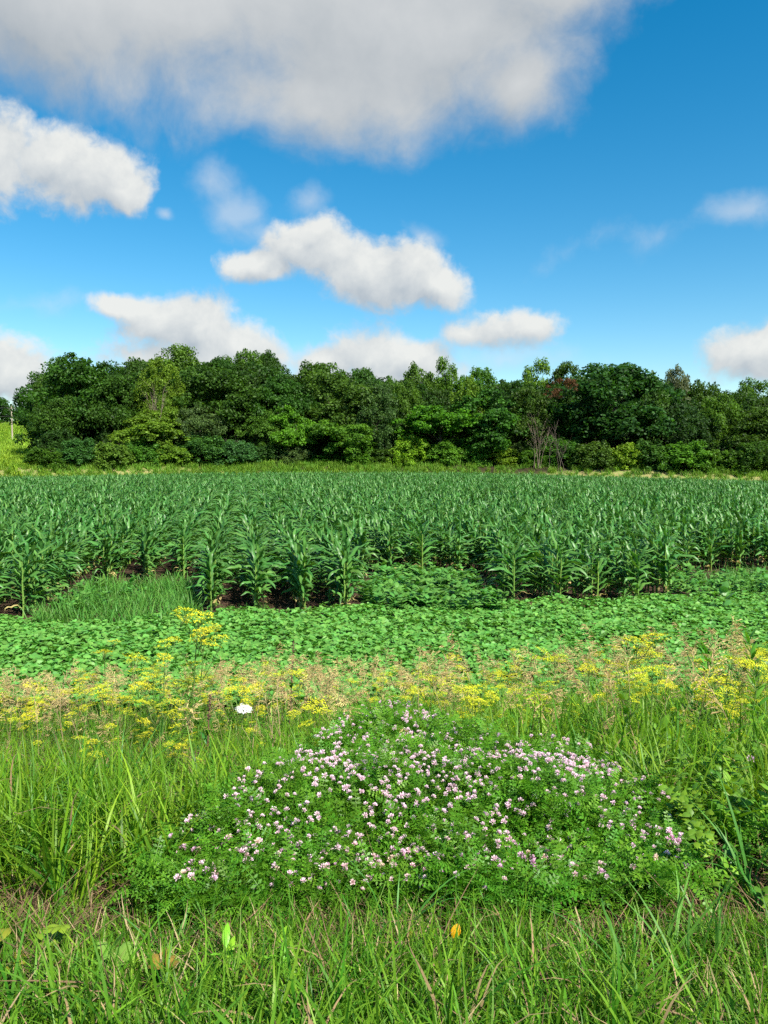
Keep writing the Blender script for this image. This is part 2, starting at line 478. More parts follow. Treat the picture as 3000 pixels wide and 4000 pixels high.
def scatter(name, protos, pts, rot, scl, idx, parent=None, label=None):
    """ONE stuff object: every point carries one of the given shapes"""
    me = bpy.data.meshes.new(name)
    pts = np.asarray(pts, float); n = len(pts)
    me.vertices.add(n); me.vertices.foreach_set('co', pts.ravel())
    for nm, typ, key, val in (('rot', 'FLOAT_VECTOR', 'vector', rot), ('scl', 'FLOAT', 'value', scl), ('idx', 'INT', 'value', idx)):
        a = me.attributes.new(nm, typ, 'POINT')
        a.data.foreach_set(key, np.asarray(val).astype(np.int32 if typ == 'INT' else np.float32).ravel())
    ob = bpy.data.objects.new(name, me); COL.objects.link(ob)
    g = bpy.data.node_groups.new(name, 'GeometryNodeTree')
    g.interface.new_socket('Geometry', in_out='INPUT', socket_type='NodeSocketGeometry')
    g.interface.new_socket('Geometry', in_out='OUTPUT', socket_type='NodeSocketGeometry')
    N = NT(g)
    gi, go = N.n('NodeGroupInput'), N.n('NodeGroupOutput')
    jn = N.n('GeometryNodeJoinGeometry')
    for p in reversed(protos):
        oi = N.n('GeometryNodeObjectInfo', transform_space='ORIGINAL'); oi.inputs['Object'].default_value = p
        gt = N.n('GeometryNodeGeometryToInstance')
        N.l(oi.outputs['Geometry'], gt.inputs[0]); N.l(gt.outputs[0], jn.inputs[0])
    ip = N.n('GeometryNodeInstanceOnPoints')
    N.l(gi.outputs[0], ip.inputs['Points']); N.l(jn.outputs[0], ip.inputs['Instance'])
    ip.inputs['Pick Instance'].default_value = True
    for nm, typ, sock in (('idx', 'INT', 'Instance Index'), ('rot', 'FLOAT_VECTOR', 'Rotation'), ('scl', 'FLOAT', 'Scale')):
        na = N.n('GeometryNodeInputNamedAttribute', data_type=typ); na.inputs['Name'].default_value = nm
        N.l(na.outputs['Attribute'], ip.inputs[sock])
    N.l(ip.outputs[0], go.inputs[0])
    md = ob.modifiers.new('scatter', 'NODES'); md.node_group = g
    tag(ob, label, None, None, 'stuff')
    if parent is not None:
        ob.parent = parent
    return ob

def rots(n, tilt=.15, face=None, face_tilt=0.0):
    r = np.zeros((n, 3))
    r[:, 0] = rng.normal(0, tilt, n); r[:, 1] = rng.normal(0, tilt, n)
    r[:, 2] = rng.random(n) * 2 * math.pi
    return r

def in_view(x, y, z, m=60):
    u, v = proj(x, y, z)
    return (u > -m) & (u < 1659 + m) & (v < 2212 + 2.2 * m)

# ------------------------------------------------------------------ ground sheet
def build_ground():
    xs = np.unique(np.concatenate([np.linspace(-9, 9, 91), np.linspace(-80, 80, 81), -np.geomspace(80, 3500, 16), np.geomspace(80, 3500, 16)]))
    ys = np.unique(np.concatenate([np.linspace(-6, 14, 101), np.linspace(14, 110, 65), np.linspace(110, 330, 45), np.geomspace(330, 3600, 14), -np.geomspace(6, 1500, 10)]))
    X, Y = np.meshgrid(xs, ys)
    Z = gz(X, Y)
    mb = MB()
    nx, ny = len(xs), len(ys)
    i, j = np.meshgrid(np.arange(ny - 1), np.arange(nx - 1), indexing='ij')
    f = np.stack([i * nx + j, i * nx + j + 1, (i + 1) * nx + j + 1, (i + 1) * nx + j], -1).reshape(-1, 4)
    mb.add(np.stack([X, Y, Z], -1), f)
    o = bpy.data.objects.new('ground', mb.mesh('ground', M_ground)); COL.objects.link(o)
    tag(o, kind='structure')
build_ground()

# ------------------------------------------------------------------ trees
def crown_mesh(name, r, kind):
    """unit crown: radius about 1, z from 0 to 2; boughs carry leafy clumps, with gaps between the boughs"""
    mb = MB()
    nl, lr, per_l, per, cr, ls, flat = {'oak': (24, (.28, .46), 13, 105, (.10, .19), .030, .8), 'ash': (18, (.24, .38), 13, 115, (.08, .16), .028, 1.2),
        'spray': (20, (.26, .42), 12, 110, (.10, .18), .034, .68), 'sparse': (9, (.22, .36), 6, 60, (.08, .15), .034, .8), 'shrub': (16, (.30, .48), 12, 80, (.11, .19), .044, 1.25)}[kind]
    C, Rd = [], []
    for k in range(nl):
        d = r.normal(size=3); d /= np.linalg.norm(d)
        q = r.uniform(*lr)
        if kind == 'shrub':
            d[2] = abs(d[2]); c = d * np.array([.62, .62, 1.15]) * r.uniform(.6, 1) + np.array([0, 0, .2])
        elif kind == 'ash':
            z = (k + .5) / nl * 1.7; w = np.interp(z, [0, .35, .9, 1.4, 1.7], [.55, .75, .72, .5, .22]); a = k * 2.4 + r.normal(0, .4)
            c = np.array([w * math.cos(a), w * math.sin(a), z + .08]) * np.array([r.uniform(.6, 1)] * 2 + [1])
            q *= np.interp(z, [0, 1.2, 1.7], [1.1, 1, .75])
        else:
            c = d * np.array([.66, .66, .66]) * r.uniform(.75, 1.08) + np.array([0, 0, .95])
        for j in range(per_l):
            e = r.normal(size=3); e /= np.linalg.norm(e)
            if e[2] < -.6: e[2] *= -1
            p = c + e * q * r.uniform(.7, 1.05) * np.array([1, 1, flat])
            if kind == 'shrub': p[2] = max(p[2], .05)
            C.append(p); Rd.append(r.uniform(*cr))
    for c, q in zip(C, Rd):
        n = int(per * (q / cr[1]) ** 1.5) + 10
        d = unit(r.normal(size=(n, 3)))
        d[:, 2] = np.where(d[:, 2] < -.6, -d[:, 2], d[:, 2])
        rr = q * (.35 + .75 * r.random(n) ** .7)
        P = c + d * rr[:, None] * np.array([1, 1, flat])
        nrm = unit(d * .75 + np.array([0, 0, .25]) + r.normal(0, .55, (n, 3)))
        A = unit(np.cross(nrm, r.normal(size=(n, 3)))); B = np.cross(nrm, A)
        s = ls * r.uniform(.6, 1.3, n)
        A = A * s[:, None]; B = B * (s * r.uniform(.5, .75, n))[:, None]
        quads(mb, P, A, B, np.clip(r.normal(.5, .2, n) + (r.random() - .5) * .4, 0, 1))
    return mb.mesh(name, M_tree, smooth=False)

def trunk_mesh(name, r, limbs=7, crown=True, mat=None):
    """unit trunk for the crowns above: z from -0.9 (ground) to 1.5"""
    mb = MB()
    z = np.linspace(-.95, 1.35, 8)
    P = np.stack([np.cumsum(r.normal(0, .02, 8)), np.cumsum(r.normal(0, .02, 8)), z], 1)
    tube(mb, P, np.linspace(.085, .02, 8), 7)
    for k in range(limbs):
        i = r.integers(3, 7)
        a = r.random() * 6.28
        p, _, _, _ = path(P[i], a, r.uniform(.4, .8), r.uniform(.9, 1.2), r.uniform(.5, .85), 5)
        tube(mb, p, np.linspace(.035, .008, 5), 5)
        for q in range(2):
            p2, _, _, _ = path(p[2 + q], a + r.uniform(-1, 1), r.uniform(.3, .7), r.uniform(.6, 1.0), r.uniform(.2, .4), 4)
            tube(mb, p2, np.linspace(.014, .004, 4), 4)
    return mb.mesh(name, mat or M_bark)

def dead_mesh(name, r, n=26, mat=None, spread=.5):
    """bare upright branches, z 0..1"""
    mb = MB()
    for k in range(n):
        a = r.random() * 6.28
        L = r.uniform(.5, 1.0)
        p, _, _, _ = path((r.normal(0, .06), r.normal(0, .06), 0), a, r.uniform(0, spread * .5), r.uniform(.1, spread), L, 6)
        p += np.cumsum(r.normal(0, .012, p.shape), 0)
        tube(mb, p, np.linspace(.0045, .0015, 6), 4, tint=r.random())
        for q in range(8):
            i = r.integers(2, 5)
            p2, _, _, _ = path(p[i], a + r.uniform(-1.6, 1.6), r.uniform(.2, .7), r.uniform(.3, 1.0), r.uniform(.12, .32), 4)
            tube(mb, p2, np.linspace(.0022, .001, 4), 3, tint=r.random())
    return mb.mesh(name, mat or M_dead)

tr = np.random.default_rng(21)
CROWN = {k: [crown_mesh(k + '_crown', tr, k) for _ in range(n)] for k, n in (('oak', 4), ('ash', 3), ('spray', 3), ('shrub', 4), ('sparse', 1))}
TRUNK = [trunk_mesh('tree_trunk', tr) for _ in range(3)]
SHRUBSTEM = [dead_mesh('shrub_stems', tr, 9, M_bark) for _ in range(2)]
DK, MD, LT, YG, GG, BG = (.038, .098, .013), (.058, .140, .016), (.082, .180, .018), (.105, .195, .018), (.070, .125, .040), (.072, .190, .014)
tcount = [0]

def tree(kind, u, vt, vb, wu, D, colr, label, name='tree', group=None, cat='tree'):
    """crown from picture height vt down to vb, wu wide, at distance D; its trunk runs to the ground"""
    i = tcount[0]; tcount[0] += 1
    ptop, pbot = at(u, vt, D), at(u, vb, D)
    x = ptop[0]
    g = float(gz(x, D))
    zb = max(pbot[2], g - .3)
    H = ptop[2] - zb
    rad = wu / 2 * D / F * 1.05
    sx, sz = rad, H / 2
    t = thing(name, label, cat, (x, D, g), 0, 1, group)
    rz = tr.random() * 6.28
    part('crown', CROWN[kind][i % len(CROWN[kind])], t, (0, 0, zb - g), (0, 0, rz), (sx, sx, sz), colr)
    if kind == 'shrub':
        part('stems', SHRUBSTEM[i % 2], t, (0, 0, 0), (0, 0, rz), (sx, sx, H * .8))
    else:
        # trunk mesh spans -.95..1.35: bottom at ground
        k = min((zb - g + H * .55) / 1.9, (zb - g + H * .8) / 3.0)
        w = min(max(k, sx * .6), sx * .9)
        part('trunk', TRUNK[i % 3], t, (0, 0, .92 * k), (0, 0, rz), (w, w, k))
    return t

def front_d(u, D):
    x = (u - 829.5) / F * D
    return max(D + 5, float(edge_y(x)) + 9 + (D - 87) * .3)

def wood():
    T = tree
    # back rank, the skyline seen above the others
    back = [('oak', 120, 790, 960, 100, 104, DK, 'dark oak at the outer left corner of the wood, beside the gap with the pole'),
            ('oak', 275, 762, 900, 130, 112, DK, 'dark rounded treetop between the corner oak and the yellow-green tree'),
            ('ash', 375, 755, 900, 140, 112, MD, 'feathery topped tree rising behind the yellow-green tree'),
            ('oak', 470, 765, 900, 120, 110, DK, 'dark oak top just left of the tallest twin tufts'),
            ('oak', 520, 742, 860, 90, 113, MD, 'tallest oak tuft on the skyline, broad and ragged'),
            ('oak', 585, 752, 850, 66, 115, DK, 'narrow open oak tuft with sky at its right, next to the tallest tuft'),
            ('oak', 680, 782, 930, 150, 110, DK, 'smooth domed dark oak right of the skyline tufts'),
            ('oak', 770, 784, 930, 130, 112, DK, 'second smooth domed dark oak of the skyline'),
            ('oak', 845, 800, 940, 90, 108, MD, 'dark treetop where the domed oaks give way to feathery trees'),
            ('ash', 905, 796, 950, 110, 110, MD, 'feathery pale green top right of the domed oaks'),
            ('ash', 965, 790, 950, 80, 112, LT, 'spiky pale green top near the middle of the wood'),
            ('ash', 1030, 802, 950, 110, 112, MD, 'mid green spiky top behind the bright maples'),
            ('oak', 1095, 808, 950, 100, 110, DK, 'low dark rounded top between two spiky tops'),
            ('ash', 1155, 795, 950, 100, 110, LT, 'pale green jagged top left of the great round tree'),
            ('oak', 1235, 780, 930, 90, 108, DK, 'dark top touching the left flank of the great round tree'),
            ('ash', 1465, 800, 930, 70, 112, (.10, .13, .08), 'thin grey-green half bare top right of the great round tree'),
            ('oak', 1500, 808, 960, 100, 112, DK, 'dark open oak on the falling skyline at the right'),
            ('oak', 1560, 832, 970, 100, 110, DK, 'low dark oak in the dip of the right skyline'),
            ('ash', 1625, 826, 980, 110, 112, MD, 'mid green rounded top at the right end of the skyline'),
            ('oak', 1740, 830, 990, 160, 110, DK, 'dark oak running out of the picture at the right end')]
    for b in back: T(b[0], b[1], b[2], b[3] + 60, b[4] * (1.0 if b[1] < 200 else 1.2), b[5] + 6, *b[6:], group='trees along the skyline of the wood')
    front = [('oak', 178, 752, 950, 225, 97, DK, 'great dark oak at the left end of the wood, overhanging the gap'),
             ('oak', 140, 850, 1010, 150, 93, DK, 'dark low-branched oak at the foot of the left corner of the wood'),
             ('oak', 255, 810, 960, 150, 95, DK, 'dense dark oak left of the yellow-green tree'),
             ('ash', 350, 783, 905, 100, 95, YG, 'yellow-green tree with bare dead stems in its crown'),
             ('oak', 470, 775, 940, 190, 98, DK, 'big dark oak right of the yellow-green tree'),
             ('oak', 620, 800, 960, 150, 99, DK, 'dark oak under the skyline tufts'),
             ('oak', 730, 800, 950, 180, 99, DK, 'broad dark oak in the left middle of the wood'),
             ('spray', 320, 875, 960, 140, 90, LT, 'bright layered maple in front of the dark left oaks'),
             ('oak', 430, 865, 960, 100, 92, GG, 'grey-green rounded tree between the bright maple and the shrubs'),
             ('oak', 365, 845, 935, 80, 93, YG, 'lower yellow-green clump under the bare stems'),
             ('spray', 625, 865, 975, 110, 90, BG, 'bright green maple left of the yellow-green maple pair'),
             ('spray', 735, 885, 1000, 150, 89, (.075, .165, .018), 'yellow-green broad maple hanging over the field edge'),
             ('ash', 815, 835, 985, 110, 93, (.045, .115, .030), 'tall pale green tree just right of the yellow-green maple'),
             ('oak', 560, 880, 990, 100, 93, MD, 'mid green tree in the dark hollow of the left wood'),
             ('spray', 950, 855, 1000, 190, 90, BG, 'broad bright green maple in the centre of the wood'),
             ('spray', 1060, 835, 1000, 170, 91, (.040, .118, .016), 'tall bright green maple left of the dead bush'),
             ('ash', 880, 830, 960, 90, 97, MD, 'mid green tree behind the central maples'),
             ('ash', 1010, 825, 950, 100, 97, LT, 'light green tree behind the central maples'),
             ('oak', 1150, 835, 970, 110, 96, DK, 'dark tree behind the dead bush'),
             ('oak', 1330, 772, 960, 250, 94, (.026, .085, .018), 'great round tree, the widest crown in the right half of the wood'),
             ('oak', 1405, 830, 985, 130, 92, DK, 'dark lower tree at the right flank of the great round tree'),
             ('oak', 1480, 850, 1000, 140, 91, (.026, .072, .018), 'dull dark green tree right of the small yellow-green bush'),
             ('ash', 1560, 860, 1000, 120, 90, MD, 'mid green tree with loose crown in the right part of the wood'),
             ('oak', 1640, 870, 1025, 150, 88, DK, 'dark tree at the right end reaching down to the corn'),
             ('oak', 1270, 880, 990, 120, 95, DK, 'dark tree in the deep shade under the great round tree'),
             ('oak', 1760, 880, 1030, 160, 87, DK, 'dark tree beyond the right end tree'),
             ]
    for b in front: T(b[0], b[1], b[2], min(b[3] + 35, 1025), b[4] * (1.0 if b[1] < 200 else 1.12), front_d(b[1], b[5]), *b[6:], group='trees along the front of the wood')
    SH = lambda c: tuple(q * m for q, m in zip(c, np.array([tr.uniform(.9, 1.2), 1, tr.uniform(.8, 1.1)]) * tr.uniform(1.0, 1.55)))
    shr = [(100, 960, 100, DK), (165, 945, 110, (.03, .085, .02)), (240, 938, 100, (.055, .14, .018)), (300, 955, 90, MD), (365, 960, 110, MD),
           (440, 955, 110, (.034, .095, .024)), (510, 930, 90, (.045, .115, .035)), (570, 950, 90, (.035, .10, .022)), (642, 948, 74, GG), (700, 975, 80, MD),
           (770, 960, 90, MD), (830, 970, 80, DK), (890, 955, 90, BG), (960, 965, 90, MD), (1025, 930, 60, (.07, .165, .02)), (1090, 965, 90, MD),
           (1150, 975, 80, MD), (1215, 950, 100, DK), (1285, 965, 100, DK), (1350, 945, 64, (.085, .19, .018)), (1410, 965, 90, (.03, .09, .02)),
           (1480, 960, 100, MD), (1550, 970, 100, DK), (1625, 975, 100, DK), (1700, 985, 100, DK)]
    names = ['at the foot of the left corner oak', 'with pale leaf tips left of the bright maple', 'with yellow-green leaves below the bright maple', 'low and dark under the bright maple',
             'wide and leafy beneath the grey-green tree', 'dark and spreading left of the pale sumac', 'tall pale and sumac-like in the hollow', 'small and rounded beside the grey bush',
             'grey-green and ball shaped, standing out at the field edge', 'low and dark under the yellow-green maple', 'under the overhang of the yellow-green maple', 'dark, beneath the tall pale tree',
             'bright, at the left foot of the central maple', 'at the right foot of the central maple', 'narrow and yellow-green in front of the tall maple', 'left of the dead bush',
             'at the foot of the dead bush', 'dark, right of the dead bush', 'dark, below the great round tree', 'small, yellow-green and bright against the dark wood', 'right of the small yellow-green bush',
             'under the dull dark trees at the right', 'dark, in the right part of the wood', 'dark, at the right end of the corn', 'beyond the right end of the wood']
    for (u, vt, w, c), nm in zip(shr, names):
        D = float(edge_y((u - 829.5) / F * 92)) + 7.5 + tr.random() * 2
        T('shrub', u, vt + tr.uniform(-42, 14), 1030, w * tr.uniform(.9, 1.4), D, SH(c), 'shrub ' + nm, name='shrub', group='shrubs along the edge of the wood', cat='shrub')
    # dead growth
    def bare(u, vt, vb, D, sc, label, name, cat, r):
        p = at(u, vb, D); H = at(u, vt, D)[2] - p[2]
        t = thing(name, label, cat, (p[0], D, float(gz(p[0], D))))
        part('branches', dead_mesh('bare_branches', r, 8, M_dead, sc), t, (0, 0, max(0, p[2] - float(gz(p[0], D)))), (0, 0, 0), (H, H, H))
        return t
    bare(1168, 890, 1010, 93.5, .42, 'grey-brown leafless dead bush standing in front of the wood', 'dead_bush', 'bush', tr)
    bare(340, 815, 935, 95.5, .36, 'bare dead stems rising through the yellow-green tree', 'dead_tree', 'tree', tr)
    t = thing('dying_tree', 'tree with rust-brown dying leaves left of the great round tree', 'tree', (*at(1212, 900, 92.5)[:2], float(gz(at(1212, 900, 92.5)[0], 92.5))))
    part('crown', CROWN['sparse'][0], t, (0, 0, at(1212, 892, 92.5)[2] - t.location.z), (0, 0, 1), (2.3, 2.3, 2.4), (.10, .055, .028))
    part('branches', dead_mesh('bare_branches', tr, 4, M_bark, .7), t, (0, 0, 0), (0, 0, 0), (7.0, 7.0, 7.0))
    # far trees on the hill crest at the left
    T('oak', 2, 855, 940, 60, 255, DK, 'far dark tree on the hill crest left of the pole', name='tree', group='far trees on the hill')
    T('oak', 42, 884, 940, 44, 262, MD, 'far low tree on the hill crest right of the pole', name='tree', group='far trees on the hill')
    T('oak', -60, 850, 940, 70, 258, DK, 'far dark tree further left along the hill crest', name='tree', group='far trees on the hill')
wood()

def undergrowth():
    r = np.random.default_rng(77)
    n = 520
    x = r.uniform(-52, 66, n); y = edge_y(x) + r.uniform(10, 34, n)
    u, _ = proj(x, y, gz(x, y))
    x, y = x[u > 100], y[u > 100]; n = len(x)
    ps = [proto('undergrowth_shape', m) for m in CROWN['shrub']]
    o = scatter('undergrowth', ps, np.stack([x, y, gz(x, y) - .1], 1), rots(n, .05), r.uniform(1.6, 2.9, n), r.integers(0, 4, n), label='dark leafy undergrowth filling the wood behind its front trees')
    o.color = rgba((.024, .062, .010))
    # trees deep inside the wood, seen only as one dark mass below the skyline
    n = 150
    u = r.uniform(110, 1800, n); y = r.uniform(112, 126, n)
    x = (u - 829.5) / F * y
    vt = np.interp(u, [60, 280, 500, 620, 850, 1150, 1300, 1450, 1560, 1700], [800, 785, 775, 800, 812, 818, 800, 815, 845, 850]) + r.uniform(0, 25, n)
    k = (1106 - vt) / F
    zt = CAM_Z + y * (SP + CP * k) / (CP - SP * k)
    g = gz(x, y); sc = (zt - g) / 2
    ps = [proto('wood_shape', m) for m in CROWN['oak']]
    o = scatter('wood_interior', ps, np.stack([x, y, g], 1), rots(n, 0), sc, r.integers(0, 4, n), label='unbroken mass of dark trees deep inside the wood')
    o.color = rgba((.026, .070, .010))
undergrowth()

# ------------------------------------------------------------------ utility pole and wires
def pole():
    b = at(27, 955, 190); g = float(gz(b[0], 190))
    top = at(27, 876, 190)[2]; H = top - g
    t = thing('utility_pole', 'weathered wooden utility pole with one crossarm on the grassy hill', 'pole', (b[0], 190, g), R(-20))
    mb = MB(); tube(mb, [(0, 0, -.5), (0, 0, H * .5), (0, 0, H)], [.19, .17, .14], 10); part('pole', mb.mesh('pole_shaft', M_pole), t)
    mb = MB(); box(mb, (0, -.2, H - .75), (1.25, .06, .07)); part('crossarm', mb.mesh('crossarm', M_arm), t)
    for s in (-1, 1):
        mb = MB(); tube(mb, [(s * .8, -.2, H - .8), (s * .1, -.17, H - 1.5)], .025, 5); part('brace', mb.mesh('brace', M_arm), t)
    pins = [(-1.1, -.2, H - .68), (-.55, -.2, H - .68), (1.1, -.2, H - .68)]
    for p in pins:
        mb = MB(); tube(mb, [p, (p[0], p[1], p[2] + .08), (p[0], p[1], p[2] + .1), (p[0], p[1], p[2] + .24)], [.03, .03, .07, .05], 8)
        part('insulator', mb.mesh('insulator', M_ceram), t)
    m = Matrix.Translation((b[0], 190, g)) @ Matrix.Rotation(R(-20), 4, 'Z')
    ends = [(*p[:2], p[2] + .24) for p in pins] + [(0, 0, H), (0.15, 0, H - 2.6)]
    labs = ['upper wire leaving the near end of the crossarm', 'wire on the second insulator of the crossarm', 'wire on the far end of the crossarm', 'top wire running from the pole tip', 'lowest thick cable on the pole']
    for e, lb in zip(ends, labs):
        w = m @ Vector(e)
        mb = MB()
        for sg in (-1, 1):
            tt = np.linspace(0, 1, 14)
            P = np.stack([w.x + sg * 62 * tt, w.y + 4 * sg * tt, w.z - 5.0 * tt * (1 - tt) + (2 * tt if sg < 0 else 0)], 1)
            tube(mb, P, .028 if 'cable' in lb else .018, 4)
        o = bpy.data.objects.new('power_line', mb.mesh('power_line', M_wire)); COL.objects.link(o)
        tag(o, lb, 'wire', 'wires on the utility pole')
pole()

# ------------------------------------------------------------------ corn
def corn_leaf(mb, r, z0, az, L, Wd, l0, l1, tint):
    n = 8
    P, S, N, d = path((0, 0, z0), az, l0, l1, L, n, curve=r.uniform(.8, 1.6), wob=r.uniform(-.4, .4), r=r)
    t = np.linspace(0, 1, n)
    w = Wd * np.interp(t, [0, .12, .35, .6, .85, 1], [.45, .75, 1, .85, .42, .02]) * .5
    tw = r.uniform(-1.1, 1.1) * t
    S2 = S * np.cos(tw)[:, None] + N * np.sin(tw)[:, None]
    N2 = N * np.cos(tw)[:, None] - S * np.sin(tw)[:, None]
    ph = r.random() * 6
    Pw = P + N2 * (.017 * np.sin(t * 13 + ph) * (t > .1))[:, None]
    strip(mb, Pw, S2, w, .35, N2, tint, 0, rib=min(1, tint + .5))

def corn_parts(r):
    hs_ = r.uniform(.72, .86)
    mb = MB()
    zz = np.linspace(-.03, hs_, 7)
    P = np.stack([r.normal(0, .006, 7), r.normal(0, .006, 7), zz], 1)
    tube(mb, P, np.linspace(.017, .010, 7), 7, tint=np.linspace(.8, .3, 7))
    stalk = mb.mesh('corn_stalk', M_stalk)
    base = r.random() * 6.28
    leaves = []
    nl = 14
    for k in range(nl):
        f = k / (nl - 1)
        z0 = .10 + (hs_ - .12) * f ** 1.05
        az = base + (k % 2) * math.pi + r.normal(0, .28)
        L = np.interp(f, [0, .25, .6, .85, 1], [.26, .44, .53, .47, .36]) * r.uniform(.8, 1.18)
        Wd = np.interp(f, [0, .25, .6, 1], [.045, .070, .080, .058])
        l0 = np.interp(f, [0, .6, .85, 1], [.8, .62, .42, .12]) + r.normal(0, .10)
        l1 = np.interp(f, [0, .6, .85, 1], [2.3, 2.35, 2.0, .9]) + r.normal(0, .32)
        m = MB(); corn_leaf(m, r, z0, az, L, Wd, l0, l1, np.clip(r.normal(.42, .28), 0, 1))
        if k == 0 and r.random() < .6 or k == 1 and r.random() < .3: m.m = [np.full_like(q, 2) for q in m.m]
        leaves.append(m)
    return stalk, leaves

def merge(ms):
    o = MB()
    for m in ms:
        for v, f, t, mm in zip(m.v, m.f, m.t, m.m):
            o.v.append(v); o.f.append(f + o.n); o.t.append(t); o.m.append(mm)
        o.n += m.n
    return o

VF_U = [-200, 0, 60, 110, 160, 210, 415, 425, 765, 790, 1062, 1088, 1440, 1456, 1659, 1860]
VF_V = [1352, 1345, 1335, 1312, 1290, 1262, 1252, 1326, 1326, 1248, 1243, 1310, 1306, 1240, 1232, 1228]

def corn():
    r = np.random.default_rng(5)
    variants = []
    for k in range(10):
        stalk, leaves = corn_parts(r)
        whole = merge(leaves)
        sv = MB(); n = len(stalk.vertices)
        co = np.zeros(n * 3); stalk.vertices.foreach_get('co', co)
        fi = np.zeros(len(stalk.loops), int); stalk.loops.foreach_get('vertex_index', fi)
        ti = np.zeros(n); stalk.attributes['tint'].data.foreach_get('value', ti)
        whole.add(co.reshape(-1, 3), fi.reshape(-1, 4), ti, 1)
        variants.append((stalk, [m.mesh('corn_leaf_blade', [M_corn, M_stalk, M_cdry]) for m in leaves], proto('corn_shape', whole.mesh('corn_plant', [M_corn, M_stalk, M_cdry]))))
    # rows
    rd = np.array([-.19, 1.0]); rd /= np.linalg.norm(rd); nn = np.array([rd[1], -rd[0]])
    p0 = G(555, 1322)[:2]; s0 = p0 @ nn
    rows = np.arange(-85, 95)
    pts = []
    for k in rows:
        t = np.arange(8, 100, .14) + r.uniform(0, .1)
        t = t + r.normal(0, .02, len(t))
        s = s0 + k * .76 + r.normal(0, .025, len(t))
        x = nn[0] * s + rd[0] * t; y = nn[1] * s + rd[1] * t
        pts.append(np.stack([x, y, np.full(len(t), k)], 1))
    pts = np.concatenate(pts)
    x, y = pts[:, 0], pts[:, 1]
    z = gz(x, y)
    u, v = proj(x, y, z)
    ymax = edge_y(x)
    keep = (v < np.interp(u, VF_U, VF_V)) & (y < ymax) & (y > 9) & (u > -160) & (u < 1820) & (r.random(len(x)) > .04)
    pts = pts[keep]; x, y, z, u, v = x[keep], y[keep], z[keep], u[keep], v[keep]
    n = len(x)
    # order in the row from the front
    rank = np.zeros(n)
    for k in np.unique(pts[:, 2]):
        i = np.where(pts[:, 2] == k)[0]
        rank[i[np.argsort(y[i])]] = np.arange(len(i))
    score = y + .45 * rank + np.where((u < -15) | (u > 1674), 100, 0)
    order = np.argsort(score)
    idx = r.integers(0, 10, n); rz = np.where(r.random(n) < .5, 0, math.pi) + r.normal(math.pi / 2, .9, n)
    scl = r.normal(1.0, .085, n).clip(.75, 1.22) * 1.07
    near = order[:300]; far = order[300:]
    protos_things = {}
    special = {}
    def nearest_to(uu, vv, lab):
        j = near[np.argmin((u[near] - uu) ** 2 + 4 * (v[near] - vv) ** 2)]
        special[int(j)] = lab
    nearest_to(455, 1320, 'corn plant with leafy base ending the first of the four bare-soil rows')
    nearest_to(555, 1325, 'corn plant with bare yellowish stalk ending the second of the four bare-soil rows')
    nearest_to(650, 1325, 'corn plant with a broad drooping leaf ending the third of the four bare-soil rows')
    nearest_to(742, 1320, 'corn plant ending the fourth bare-soil row, beside the broad-leaved weed mound')
    nearest_to(1168, 1305, 'corn plant with arching leaves at the front left corner of the right corn block')
    nearest_to(1415, 1300, 'tall corn plant at the front right corner of the right corn block')
    for j in near:
        stalk, leaves, _ = variants[idx[j]]
        zone = ['in the corner left of the weedy grass bay', 'behind the weedy grass of the left bay', 'in one of the four bare-soil rows', 'behind the mound of broad-leaved weeds', 'in the right corn block with bare soil at its foot', 'behind the right bay of weeds']
        zi = int(np.searchsorted([150, 425, 770, 1085, 1445], u[j]))
        lab = special.get(int(j), 'green corn plant ' + zone[zi])
        if idx[j] not in protos_things:
            t = thing('corn_plant', lab, 'corn plant', (x[j], y[j], z[j]), rz[j], scl[j], 'corn plants at the front of the field')
            ps = [part('stalk', stalk, t)] + [part('leaf', m, t) for m in leaves]
            register(t, ps); protos_things[idx[j]] = t
        else:
            copy_thing(protos_things[idx[j]], (x[j], y[j], z[j]), rz[j], scl[j], lab)
    rot = np.zeros((len(far), 3)); rot[:, 2] = rz[far]; rot[:, :2] = r.normal(0, .05, (len(far), 2))
    P = np.stack([x[far], y[far], z[far]], 1)
    # the next field's corn along the hill crest
    m = 160
    hx = np.linspace(-130, -95, m); hy = 262 - 20 * np.zeros(m) + r.normal(0, 2, m) - 12
    P = np.concatenate([P, np.stack([hx, hy, gz(hx, hy)], 1)])
    rot = np.concatenate([rot, rots(m, .05)])
    scatter('corn_crop', [v_[2] for v_ in variants], P, rot, np.concatenate([scl[far], np.full(m, 1.7)]), np.concatenate([idx[far], r.integers(0, 10, m)]),
            label='dense rows of green corn filling the field up to the wood')
    # stray seedlings in front of the rows
    for (uu, vv, s, lb) in ((712, 1318, .34, 'small stray corn seedling between the third and fourth rows'), (1192, 1312, .36, 'small stray corn seedling before the left of the right corn block'),
                            (1348, 1312, .38, 'small stray corn seedling before the right of the right corn block')):
        p = G(uu, vv)
        copy_thing(list(protos_things.values())[0], p, r.random() * 6, s, lb, 'stray corn seedlings')
corn()

